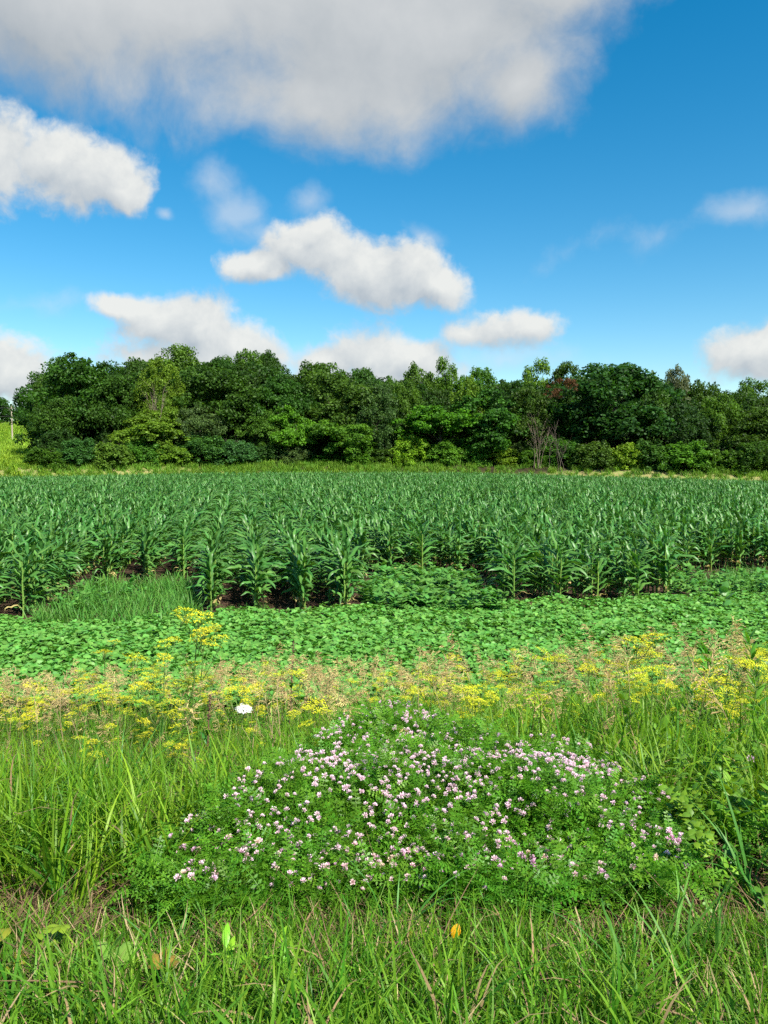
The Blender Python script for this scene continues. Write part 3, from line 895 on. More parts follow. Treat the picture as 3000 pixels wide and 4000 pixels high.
# ------------------------------------------------------------------ grass shapes
def clump(r, n, spread, L, Wd, lean=(0, .5), arch=(.4, 1.4), mats=(0,), dry=.0, seg=6, tr_=(.1, .9)):
    mb = MB()
    for k in range(n):
        a = r.random() * 6.28
        p0 = (r.normal(0, spread), r.normal(0, spread), -.02)
        l = r.uniform(*L); l0 = r.uniform(*lean)
        P, S, N, d = path(p0, a, l0, l0 + r.uniform(*arch), l, seg, curve=r.uniform(1.2, 2.4), wob=r.uniform(-.4, .4), r=r)
        t = np.linspace(0, 1, seg)
        w = r.uniform(*Wd) * .5 * np.interp(t, [0, .2, .6, 1], [.7, 1, .8, .04])
        isdry = r.random() < dry
        strip(mb, P, S, w, 0, None, np.clip(r.uniform(*tr_) + .15 * t, 0, 1), 1 if isdry else 0)
    return mb

def panicle(r, h):
    mb = MB()
    a = r.random() * 6.28
    P, S, N, d = path((0, 0, 0), a, .03, r.uniform(.3, .8), h, 8, curve=2.5)
    tube(mb, P, np.linspace(.0022, .0012, 8), 3, tint=.6, mat=1)
    for k in range(30):
        f = r.uniform(.66, 1.0); i = f * 7; i0 = min(int(i), 6); b = P[i0] + (P[i0 + 1] - P[i0]) * (i - i0)
        L = r.uniform(.04, .11) * (1.25 - f * .5)
        q, S2, N2, _ = path(b, a + r.normal(0, .8), .6, r.uniform(1.4, 2.3), L, 4)
        strip(mb, q, S2, np.full(4, .0008), tint=.5, mat=0)
        for s in range(3):
            e = q[-1] - (q[-1] - q[1]) * (.38 * s)
            dirv = unit(q[-1] - q[-2] + r.normal(0, .004, 3))
            A = dirv * r.uniform(.009, .015); B = unit(np.cross(dirv, r.normal(size=3))) * .003
            quads(mb, (e + A)[None], A[None], B[None], r.random())
            quads(mb, (e + A)[None], A[None], (np.cross(dirv, unit(B)) * .003)[None], r.random())
    return mb

gr = np.random.default_rng(11)
P_short = [proto('grass_tuft', clump(gr, 15, .04, (.07, .24), (.0035, .011), (0, .75), (.3, 1.9), dry=.07, tr_=(0, 1)).mesh('grass_tuft', [M_grass, M_dry])) for _ in range(5)]
P_mid = [proto('grass_tuft', clump(gr, 12, .035, (.22, .55), (.005, .013), (0, .55), (.3, 2.0), dry=.08, seg=8, tr_=(0, 1)).mesh('grass_tuft', [M_grass, M_dry])) for _ in range(4)]
P_tall = [proto('grass_tuft', clump(gr, 14, .04, (.32, .70), (.006, .014), (0, .45), (.2, 2.0), dry=.04, seg=9, tr_=(0, 1)).mesh('grass_tuft', [M_gdark, M_dry])) for _ in range(5)]
P_wide = [proto('grass_tuft', clump(gr, 8, .02, (.35, .62), (.010, .016), (.1, .5), (.6, 1.8), dry=.03, seg=9).mesh('grass_tuft', [M_gblue, M_dry])) for _ in range(3)]
P_thatch = [proto('straw', clump(gr, 16, .06, (.10, .28), (.002, .005), (1.2, 1.6), (-.1, .2), seg=4).mesh('straw', [M_thatch, M_dry])) for _ in range(4)]
P_fox = [proto('grass_tuft', clump(gr, 20, .07, (.25, .58), (.011, .020), (0, .6), (.5, 1.9), seg=7).mesh('grass_tuft', [M_gblue, M_dry])) for _ in range(4)]
P_pan = [proto('seed_stem', panicle(gr, gr.uniform(.60, .85)).mesh('seed_stem', [M_seed, M_dry])) for _ in range(8)]
P_hill = [proto('hill_tuft', clump(gr, 40, .22, (.45, 1.0), (.04, .09), (0, .7), (.4, 1.3), seg=4).mesh('hill_tuft', [M_hill, M_dry])) for _ in range(4)]
P_edge = [proto('edge_tuft', clump(gr, 34, .16, (.35, .8), (.03, .06), (0, .5), (.3, 1.2), seg=4).mesh('edge_tuft', [M_edge, M_dry])) for _ in range(3)]

def wedge(n, y0, y1, margin=.35, pw=1.0):
    """random ground points over the visible wedge between two distances"""
    y = (y0 ** 2 + (y1 ** 2 - y0 ** 2) * rng.random(n)) ** .5
    hw = y * .52 + margin
    x = (rng.random(n) * 2 - 1) * hw
    return x, y

def inpoly(u, v, poly):
    u, v = np.asarray(u), np.asarray(v); c = np.zeros(u.shape, bool)
    P = np.asarray(poly, float); n = len(P)
    for i in range(n):
        x1, y1 = P[i]; x2, y2 = P[(i + 1) % n]
        with np.errstate(divide='ignore', invalid='ignore'):
            c ^= ((y1 > v) != (y2 > v)) & (u < (x2 - x1) * (v - y1) / (y2 - y1 + 1e-12) + x1)
    return c

def vnoise(x, y, s, seed=0):
    """cheap smooth value noise"""
    q = np.random.default_rng(seed).random((64, 64))
    X, Y = np.asarray(x) / s + 500, np.asarray(y) / s + 500
    i, j = np.floor(X).astype(int), np.floor(Y).astype(int); fx, fy = X - i, Y - j
    fx, fy = fx * fx * (3 - 2 * fx), fy * fy * (3 - 2 * fy)
    g = lambda a, b: q[a % 64, b % 64]
    return (g(i, j) * (1 - fx) + g(i + 1, j) * fx) * (1 - fy) + (g(i, j + 1) * (1 - fx) + g(i + 1, j + 1) * fx) * fy

VETCH = [(285, 1925), (340, 1845), (430, 1780), (520, 1700), (620, 1655), (700, 1600), (780, 1545), (860, 1525), (930, 1555), (1010, 1590), (1110, 1620), (1200, 1612),
         (1290, 1630), (1370, 1680), (1450, 1740), (1475, 1800), (1500, 1860), (1470, 1920), (1340, 1925), (1200, 1945), (1000, 1935), (850, 1950), (640, 1945), (430, 1950)]

def v_h(x, y):
    """height of the vetch mound above the ground"""
    return .10 + (.20 - .06 * sm(x, .4, 1.3)) * sm(y, 2.75, 3.3) + .06 * (vnoise(x, y, .35, 3) - .5) * 2

def vetch_mask(x, y):
    u, v = proj(x, y, gz(x, y) + v_h(x, y))
    return inpoly(u, v, VETCH)

# ------------------------------------------------------------------ roadside grass (stuff)
LIM_G = ([-200, 0, 350, 560, 700, 850, 1000, 1250, 1450, 1659, 1900], [1580, 1590, 1600, 1570, 1520, 1500, 1490, 1475, 1440, 1420, 1410])
LIM_P = ([-200, 0, 160, 460, 560, 850, 1000, 1250, 1400, 1659, 1900], [1515, 1505, 1488, 1480, 1475, 1462, 1450, 1432, 1408, 1388, 1375])

def fit(x, y, h, lim, s0, s1, jit=45):
    """plant sizes: tops stay under the line the stand has along its upper edge"""
    z = gz(x, y)
    s = rng.uniform(s0, s1, len(x))
    u, _ = proj(x, y, z)
    vl = np.interp(u, *lim) + rng.exponential(jit, len(x)) - jit * .35
    # height at which the line of sight through (u, vl) passes over (x, y)
    k = (1106 - vl) / F
    zt = CAM_Z + y * (SP + CP * k) / (CP - SP * k)
    return np.minimum(s, np.maximum((zt - z) / h, .22))

def grasses():
    def put(name, protos, x, y, tilt, s, label, dz=0.0):
        n = len(x)
        scatter(name, protos, np.stack([x, y, gz(x, y) + dz], 1), rots(n, tilt), s, rng.integers(0, len(protos), n), label=label)
    def uv(x, y): return proj(x, y, gz(x, y))
    # nearest verge: short mixed grass, thin just before the vetch
    x, y = wedge(5200, 1.4, 3.3)
    k = ~vetch_mask(x, y) & (rng.random(len(x)) < (.05 + 1.1 * vnoise(x, y, .16, 1)) * np.interp(y, [2.0, 2.4, 2.6, 2.8], [1, .75, .35, .2])); x, y = x[k], y[k]
    put('verge_grass', P_short, x, y, .25, rng.uniform(.6, 1.3, len(x)) * np.interp(y, [1.8, 2.25, 2.7], [1.15, .75, .42]), 'short mixed green grass along the front of the verge')
    x, y = wedge(1800, 1.4, 2.75)
    u, v = uv(x, y)
    k = (vnoise(x, y, .3, 2) > np.interp(v, [1960, 2050, 2212], [.72, .48, .30])); x, y = x[k], y[k]
    put('longer_verge_grass', P_mid, x, y, .25, rng.uniform(.35, .85, len(x)) * np.interp(y, [1.8, 2.25, 2.7], [1.1, .7, .4]), 'longer green grass blades rising from the front verge')
    x, y = wedge(2400, 1.35, 4.6)
    put('straw_litter', P_thatch, x, y, .25, rng.uniform(.7, 1.4, len(x)), 'brown straw and thatch lying between the grass', .01)
    # tall grass left, right and behind the vetch
    x, y = wedge(5200, 2.6, 6.6)
    u, v = uv(x, y)
    lim = np.interp(u, [-100, 200, 330, 450, 900, 1450, 1500, 1760], [1985, 1975, 1950, 1900, 1850, 1850, 1830, 1850])
    k = ~vetch_mask(x, y) & (v < lim) & (rng.random(len(x)) < (.12 + .95 * vnoise(x, y, .4, 4)) * np.where((u > 1420) & (v > 1600), .7, 1)); x, y = x[k], y[k]
    put('tall_meadow_grass', P_tall, x, y, .2, fit(x, y, .55, LIM_G, .6, 1.0), 'tall green meadow grass around the vetch mound')
    x, y = wedge(2300, 2.6, 7.0)
    u, v = uv(x, y)
    k = ~vetch_mask(x, y) & (v < np.interp(u, [300, 430, 1400, 1500], [1930, 1800, 1850, 1800])); x, y = x[k], y[k]
    put('yellow_green_grass', P_mid, x, y, .22, fit(x, y, .45, LIM_G, .7, 1.3), 'yellow-green grass mixed into the meadow')
    x, y = wedge(260, 2.0, 5.0)
    u, v = uv(x, y)
    k = ~vetch_mask(x, y) & (rng.random(len(x)) < np.where(u > 1250, .9, .25)); x, y = x[k], y[k]
    put('broad_bladed_grass', P_wide, x, y, .25, rng.uniform(.45, .85, len(x)), 'broad blue-green grass blades arching over the verge')
    # ditch slope behind: thinner yellow-green stand
    x, y = wedge(3800, 5.4, 8.8)
    k = rng.random(len(x)) < .25 + .8 * vnoise(x, y, .6, 5); x, y = x[k], y[k]
    put('slope_grass', P_mid, x, y, .18, fit(x, y, .45, ([-200, 1900], [1510, 1490]), .6, 1.2), 'yellow-green grass on the slope behind the tall meadow')
    # tan panicles
    x, y = wedge(2700, 4.0, 8.4)
    u, v = proj(x, y, gz(x, y) + .6)
    k = (rng.random(len(x)) < (.1 + 1.0 * vnoise(x, y, .8, 6)) * np.interp(u, [500, 700, 1100, 1300], [.9, .8, .7, .6])) & (v < 1680); x, y = x[k], y[k]
    put('seeding_grass', P_pan, x, y, .2, fit(x, y, .66, LIM_P, .75, 1.25, 130), 'grass gone to seed with drooping tan heads')
grasses()

# ------------------------------------------------------------------ hillside and far field edge
def far_cover():
    n = 9000
    y = rng.uniform(76, 268, n)
    uu = rng.uniform(-110, 150, n)
    x = (uu - 829.5) / F * y
    k = (y > 88) | (rng.random(n) < .25)
    x, y = x[k], y[k]
    scatter('hillside_grass', P_hill, np.stack([x, y, gz(x, y)], 1), rots(len(x), .2), rng.uniform(.7, 1.6, len(x)) * np.clip(y / 120, .7, 1.8), rng.integers(0, 4, len(x)),
            label='bright yellow-green weeds and grass covering the hill by the pole')
    n = 5200
    x = rng.uniform(-52, 62, n)
    y = edge_y(x) + 1 + rng.uniform(0, 1, n) ** 1.2 * 7
    u, v = proj(x, y, gz(x, y))
    dens = np.interp(u, [0, 120, 400, 450, 620, 700, 900, 1080, 1560, 1659], [.5, .6, .6, 1, 1, .8, .7, .25, .25, .6])
    k = rng.random(n) < dens; x, y = x[k], y[k]
    scatter('field_edge_grass', P_edge, np.stack([x, y, gz(x, y)], 1), rots(len(x), .15), rng.uniform(.6, 1.3, len(x)), rng.integers(0, 3, len(x)),
            label='light green grass strip between the corn and the wood')
far_cover()

# ------------------------------------------------------------------ low vine cover and weeds before the corn
def disc_leaf(r, rad, lobes, depth):
    mb = MB()
    n = 12
    th = np.arange(n) / n * 2 * math.pi
    rr = rad * (1 + depth * np.cos(lobes * th)) * (1 + r.normal(0, .05, n))
    rr[0] *= .5
    ring = np.stack([rr * np.cos(th), rr * np.sin(th), .22 * rr + r.normal(0, .004, n)], 1)
    v = np.concatenate([[[0, 0, 0]], ring])
    f = [[0, 1 + i, 1 + (i + 1) % n, 1 + (i + 2) % n] for i in range(0, n, 2)]
    t = np.clip(np.concatenate([[.7], np.full(n, .4) + r.normal(0, .1, n)]) + r.uniform(-.2, .25), 0, 1)
    mb.add(v, f, t)
    return mb

def weed_sprig(r, h):
    """upright broad-leaved weed"""
    mb = MB()
    P, _, _, _ = path((0, 0, 0), r.random() * 6, .1, .3, h, 5)
    tube(mb, P, np.linspace(.006, .002, 5), 4, tint=.4)
    for k in range(15):
        i = r.uniform(1, 4); i0 = min(int(i), 3); b = P[i0] + (P[i0 + 1] - P[i0]) * (i - i0)
        a = k * 2.4 + r.normal(0, .3)
        L = r.uniform(.08, .16)
        q, S, N, _ = path(b, a, r.uniform(.6, 1.0), r.uniform(1.4, 1.9), L, 5)
        strip(mb, q, S, np.array([.08, .7, 1, .65, .03]) * L * .30, .25, N, np.clip(r.normal(.5, .2), 0, 1))
    return mb

def vines():
    r = np.random.default_rng(31)
    leaves = [proto('vine_leaf', disc_leaf(r, .037, 5, .10).mesh('vine_leaf', M_cover)) for _ in range(6)]
    n = 85000
    y = rng.uniform(7.0, 14.0, n); x = (rng.random(n) * 2 - 1) * (y * .53 + .6)
    z = gz(x, y); u, v = proj(x, y, z)
    vt = np.interp(u, [-100, 0, 60, 200, 420, 760, 800, 1080, 1100, 1300, 1450, 1550, 1659, 1800], [1352, 1350, 1362, 1364, 1338, 1330, 1330, 1322, 1318, 1312, 1308, 1296, 1288, 1280])
    vt = vt + (vnoise(x, y, .5, 8) - .5) * 16
    k = (v > vt) & ((y > 8.6) | (rng.random(n) < .7))
    x, y, z = x[k], y[k], z[k]
    mh = .12 + .07 * vnoise(x, y, .7, 9) + .05 * vnoise(x, y, .22, 10)
    z = z + mh * (1 - .75 * rng.random(len(x)) ** 2.2)
    ro = rots(len(x), .30); ro[:, 0] += .10
    scatter('vine_cover', leaves, np.stack([x, y, z], 1), ro, rng.uniform(.6, 1.35, len(x)), rng.integers(0, 6, len(x)),
            label='low carpet of round bright green vine leaves before the corn')
    # weeds in the bays
    sprigs = [proto('weed', weed_sprig(r, r.uniform(.28, .42)).mesh('weed', [M_weed])) for _ in range(5)]
    def patch(name, protos, poly, n, tilt, s0, s1, label, ymin=10.5, ymax=19):
        y = rng.uniform(ymin, ymax, n * 6); x = (rng.random(n * 6) * 2 - 1) * (y * .55)
        z = gz(x, y); u, v = proj(x, y, z)
        k = np.where(inpoly(u, v, poly))[0][:n]
        scatter(name, protos, np.stack([x[k], y[k], z[k]], 1), rots(len(k), tilt), rng.uniform(s0, s1, len(k)), rng.integers(0, len(protos), len(k)), label=label)
    patch('foxtail_patch', P_fox, [(50, 1362), (120, 1315), (215, 1270), (415, 1262), (425, 1345), (400, 1366)], 620, .15, .6, 1.0, 'patch of tall dark green weedy grass in the left bay of the corn')
    patch('bay_weeds', sprigs, [(100, 1330), (215, 1268), (330, 1262), (300, 1310), (160, 1350)], 110, .15, .7, 1.1, 'broad-leaved weeds among the grass of the left bay')
    patch('weed_mound', sprigs, [(775, 1330), (800, 1262), (900, 1255), (1000, 1262), (1075, 1310), (1085, 1335), (900, 1340)], 950, .15, .8, 1.25, 'mound of broad-leaved weeds between the two corn blocks')
    patch('mound_grass', P_fox, [(960, 1335), (1040, 1285), (1095, 1320), (1090, 1340)], 130, .15, .55, .9, 'weedy grass at the right foot of the weed mound')
    patch('right_bay_weeds', sprigs, [(1445, 1306), (1460, 1252), (1560, 1255), (1680, 1262), (1700, 1296), (1560, 1300)], 620, .15, .6, 1.05, 'broad-leaved weeds in the right bay of the corn')
    patch('right_bay_grass', P_fox, [(1520, 1290), (1540, 1248), (1700, 1246), (1700, 1294)], 420, .15, .6, .95, 'weedy grass in the right bay of the corn')
    patch('row_foot_grass', P_fox, [(430, 1338), (430, 1318), (790, 1318), (800, 1336)], 40, .15, .35, .65, 'thin grass at the feet of the bare-soil rows', 11)
    patch('soil_litter', P_thatch, [(-60, 1360), (-60, 1300), (400, 1240), (1100, 1230), (1100, 1300), (1460, 1285), (1460, 1322), (760, 1340), (420, 1345), (60, 1365)], 1500, .3, .7, 1.6, 'brown dead litter lying on the field soil', 11, 17)
vines()

# ------------------------------------------------------------------ crown vetch
def pinnate(mb, r, b, az, l0, l1, L, pairs, lf):
    P, S, N, d = path(b, az, l0, l1, L, 7, curve=1.3)
    strip(mb, P, S, np.full(7, .0008), tint=.6)
    t = np.linspace(.18, 1, pairs)
    i = t * 6; i0 = np.minimum(i.astype(int), 5); fr = (i - i0)[:, None]
    B = P[i0] + (P[i0 + 1] - P[i0]) * fr; Sd, Dd, Nn = S[i0], d[i0], N[i0]
    sz = lf * np.interp(t, [.18, .5, 1], [.9, 1, .7]) * r.uniform(.85, 1.1, pairs)
    tt = np.clip(r.normal(.5, .18) + r.normal(0, .06, pairs), 0, 1)
    for s in (-1, 1):
        A = unit(Sd * s + Dd * .25 + Nn * r.uniform(-.1, .25)) * (sz * .5)[:, None]
        Bb = np.cross(A, Nn); Bb = unit(Bb) * (sz * .24)[:, None]
        quads(mb, B + A * 1.05, A, Bb, tt)
    A = Dd[-1:] * lf * .4
    quads(mb, P[-1:] + A, A, unit(np.cross(A, N[-1:])) * lf * .2, tt[-1:])

def vetch_sprig(r):
    mb = MB()
    for k in range(6):
        a = k * 1.05 + r.normal(0, .3)
        pinnate(mb, r, (r.normal(0, .012), r.normal(0, .012), r.uniform(-.02, .02)), a, r.uniform(.3, .9), r.uniform(1.2, 1.9), r.uniform(.07, .12), r.integers(5, 8), r.uniform(.016, .023))
    return mb

def flower(r, faded=0.0):
    """one umbel of crown vetch on its thin stalk"""
    mb = MB()
    h = .06
    tube(mb, [(0, 0, -h), (0, 0, -h * .4), (0, 0, 0)], .0009, 3, tint=.5, mat=1)
    n = 13
    for k in range(n):
        a = k * 2.399 + r.normal(0, .2); le = .25 + 1.35 * (k + .5) / n
        d = np.array([math.sin(le) * math.cos(a), math.sin(le) * math.sin(a), math.cos(le) + .08])
        d /= np.linalg.norm(d)
        s = np.cross(d, [0, 0, 1.]); s = s / (np.linalg.norm(s) + 1e-6); up = np.cross(s, d)
        L = r.uniform(.0125, .0165)
        b = d * .004
        tint = np.clip(r.normal(.62, .25), 0, 1)
        # standard petal (broad, upright) and keel (narrow)
        mb.add([b, b + d * L * .7 + s * .0042 + up * .002, b + d * L + up * .006, b + d * L * .7 - s * .0042 + up * .002], [[0, 1, 2, 3]], [tint * .6, tint, min(1, tint + .2), tint])
        mb.add([b, b + d * L * .6 + s * .0022 - up * .001, b + d * L * .95 - up * .002, b + d * L * .6 - s * .0022 - up * .001], [[0, 1, 2, 3]], [.3, .8, .1, .8])
    return mb.mesh('vetch_umbel', [M_pink, M_stem], smooth=False)

def vetch():
    r = np.random.default_rng(41)
    sprigs = [proto('vetch_sprig', vetch_sprig(r).mesh('vetch_sprig', M_vetch, smooth=False)) for _ in range(6)]
    n = 60000
    y = rng.uniform(2.2, 6.0, n); x = (rng.random(n) * 2 - 1) * 2.6
    k = vetch_mask(x, y); x, y = x[k][:3300], y[k][:3300]
    h = v_h(x, y)
    h = h * (.72 + .5 * vnoise(x, y, .16, 23))
    z = gz(x, y) + h * (1 - .85 * rng.random(len(x)) ** 2.0)
    root = thing('crown_vetch', 'wide mound of crown vetch with small pink and white flower heads', 'flowering plant', (0.1, 3.3, float(gz(.1, 3.3))))
    off = np.array(root.location)
    ro = rots(len(x), .35); ro[:, 0] += .2
    o = scatter('foliage', sprigs, np.stack([x, y, z], 1) - off, ro, rng.uniform(.75, 1.3, len(x)), rng.integers(0, 6, len(x)), parent=root)
    # loose sprigs running out into the verge
    m = 1500
    yy = rng.uniform(2.35, 3.2, m); xx = rng.normal(.5, 1.1, m)
    u, v = proj(xx, yy, gz(xx, yy))
    kk = ~vetch_mask(xx, yy) & (v < np.interp(u, [250, 700, 1100, 1659], [1930, 1960, 2010, 2040])) & (rng.random(m) < -.2 + .9 * vnoise(xx, yy, .25, 12)) & (u > 270)
    xx, yy = xx[kk], yy[kk]
    scatter('vetch_runners', sprigs, np.stack([xx, yy, gz(xx, yy) + rng.uniform(.03, .10, len(xx))], 1), rots(len(xx), .3), rng.uniform(.7, 1.2, len(xx)), rng.integers(0, 6, len(xx)),
            label='loose vetch sprigs running out into the short grass')
    heads = [flower(r) for _ in range(6)]
    # density as in the photograph: thick in the upper middle, thinner at the rim
    m = 40000
    y = rng.uniform(2.4, 5.6, m); x = (rng.random(m) * 2 - 1) * 2.4
    hh = v_h(x, y)
    u, v = proj(x, y, gz(x, y) + hh)
    den = .55 + .6 * np.clip(vnoise(x, y, .15, 13) - .25, 0, 1)
    den *= np.interp(v, [1540, 1600, 1750, 1850, 1900, 1950], [.8, .9, 1, 1, .7, .2]) * np.interp(u, [350, 480, 1200, 1400, 1500], [.3, .9, 1, .6, .3])
    den *= (y / 3.6) * 1.0
    k = inpoly(u, v, VETCH) & (rng.random(m) < den * np.interp(v, [1540, 1620, 1750], [.35, .55, 1]))
    P = np.stack([x, y, gz(x, y) + hh + rng.uniform(.02, .07, m)], 1)[k][:1500]
    order = np.argsort(P[:, 1])
    cols = [(1.0, 1.0, 1.0), (.95, .80, .95), (1.02, .97, .90), (1.0, .9, 1.0), (.98, .98, .72)]
    def pose(i):
        return (r.normal(.35, .3), r.normal(0, .3), r.random() * 6.28), r.uniform(.8, 1.25)
    for i in order[:298]:
        ro_, sc = pose(i)
        part('flower_head', heads[r.integers(0, 6)], root, P[i] - off, ro_, sc * .70, cols[r.choice(5, p=[.35, .2, .2, .15, .10])])
    rest = P[order[298:]] - off
    if len(rest):
        ps = [proto('flower_shape', h_) for h_ in heads]
        for q in ps: q.color = (1, 1, 1, 1)
        rr = np.stack([r.normal(.35, .3, len(rest)), r.normal(0, .3, len(rest)), r.random(len(rest)) * 6.28], 1)
        scatter('flower_heads', ps, rest, rr, r.uniform(.55, .85, len(rest)), r.integers(0, 6, len(rest)), parent=root)
    # strays outside the mound
    for (uu, vv, lb) in ((1586 * .0 + 1621, 1642, 'single pink vetch flower head standing alone at the right edge'), (362, 1742, 'pink vetch flower pair alone in the left tall grass'),
                         (210, 1918, 'small pink vetch flower head low in the left grass')):
        p = at(uu, vv, 3.6 if vv < 1800 else 2.9)
        g = float(gz(p[0], p[1]))
        t = thing('vetch_flower', lb, 'flower', (p[0], p[1], g))
        part('flower_head', heads[1], t, (0, 0, p[2] - g), (.3, 0, 0), 1.25, (1, .9, 1))
        mb = MB(); tube(mb, [(0, .02, 0), (0, .01, (p[2] - g) * .5), (0, 0, p[2] - g - .05)], .0012, 3); part('stem', mb.mesh('thin_stem', M_stem), t)
vetch()

def right_weeds():
    r = np.random.default_rng(33)
    def sprig(h, L, wd):
        mb = MB()
        P, _, _, _ = path((0, 0, 0), r.random() * 6, .1, .5, h, 6)
        tube(mb, P, np.linspace(.003, .0015, 6), 4, tint=.4)
        for k in range(11):
            f = (k + .8) / 11.5; i = f * 5; i0 = min(int(i), 4); b = P[i0] + (P[i0 + 1] - P[i0]) * (i - i0)
            q, S, N, _ = path(b, k * 2.4 + r.normal(0, .3), r.uniform(.6, 1.1), r.uniform(1.4, 2.1), L * r.uniform(.7, 1.15), 7)
            w = np.array([.1, .62, .85, 1.0, .62, .38, .03]) * L * wd * np.array([1, .9, 1.15, .85, 1.15, .8, 1])
            strip(mb, q, S, w, .25, N, np.clip(r.normal(.5, .22), 0, 1))
        return mb
    M_b = leaf_mat('bramble_leaf', (.055, .155, .014), (.17, .30, .020), .45, .3, .3, vary=.45)
    ps = [proto('bramble_sprig', sprig(r.uniform(.14, .28), r.uniform(.06, .10), r.uniform(.22, .36)).mesh('bramble_sprig', M_b)) for _ in range(6)]
    x, y = wedge(16000, 2.6, 6.2)
    z = gz(x, y); u, v = proj(x, y, z + .2)
    den = inpoly(u, v, [(1440, 1900), (1400, 1780), (1380, 1640), (1330, 1540), (1250, 1500), (1500, 1480), (1800, 1500), (1800, 1900)]) * (.15 + .8 * vnoise(x, y, .3, 19))
    den = den + .0 * ((u < 500) & (v > 1640) & (v < 1850)) + .06 * ((u > 560) & (u < 1250) & (v < 1640) & (v > 1500))
    k = ~vetch_mask(x, y) & (r.random(len(x)) < den * .62)
    x, y, z = x[k], y[k], z[k]
    s = r.uniform(.36, .68, len(x)); ro = rots(len(x), .3); ro[:, 0] += .2
    z = z + np.where(r.random(len(x)) < .5, r.uniform(.05, .3, len(x)) * fit(x, y, .5, LIM_G, .7, 1), 0)
    scatter('bramble_leaves', ps, np.stack([x, y, z], 1), ro, s, r.integers(0, 6, len(x)), label='tangle of leafy brambles and vines in the meadow beside the vetch')
right_weeds()

# ------------------------------------------------------------------ wild parsnip
def umbel_mesh(r, rad, mat, fs=1.15, m=20, n=0):
    mb = MB()
    n = n or r.integers(12, 17)
    for k in range(n):
        a = k * 2.399 + r.normal(0, .15); q = rad * math.sqrt((k + .6) / n)
        c = np.array([q * math.cos(a), q * math.sin(a), rad * (.22 - .28 * (q / rad) ** 2) + r.normal(0, .004)])
        P = np.array([[0, 0, -rad * .75], c * np.array([.6, .6, .4]) + np.array([0, 0, -rad * .25]), c])
        strip(mb, P, np.tile(unit(np.array([-math.sin(a), math.cos(a), .2])), (3, 1)), np.full(3, .0009), tint=.5, mat=1)
        off = r.normal(0, 1, (m, 3)) * np.array([rad * .10, rad * .10, rad * .03]) * (1 + .5 * (fs > 1))
        nr = unit(np.array([0, 0, 1.]) + r.normal(0, .35, (m, 3)))
        A = unit(np.cross(nr, r.normal(size=(m, 3)))); B = np.cross(nr, A)
        s = rad * fs * r.uniform(.035, .065, m)
        quads(mb, c + off, A * s[:, None], B * (s * .8)[:, None], np.clip(r.normal(.6, .25, m), 0, 1))
    return mb.mesh('umbel', [mat, M_stem], smooth=False)

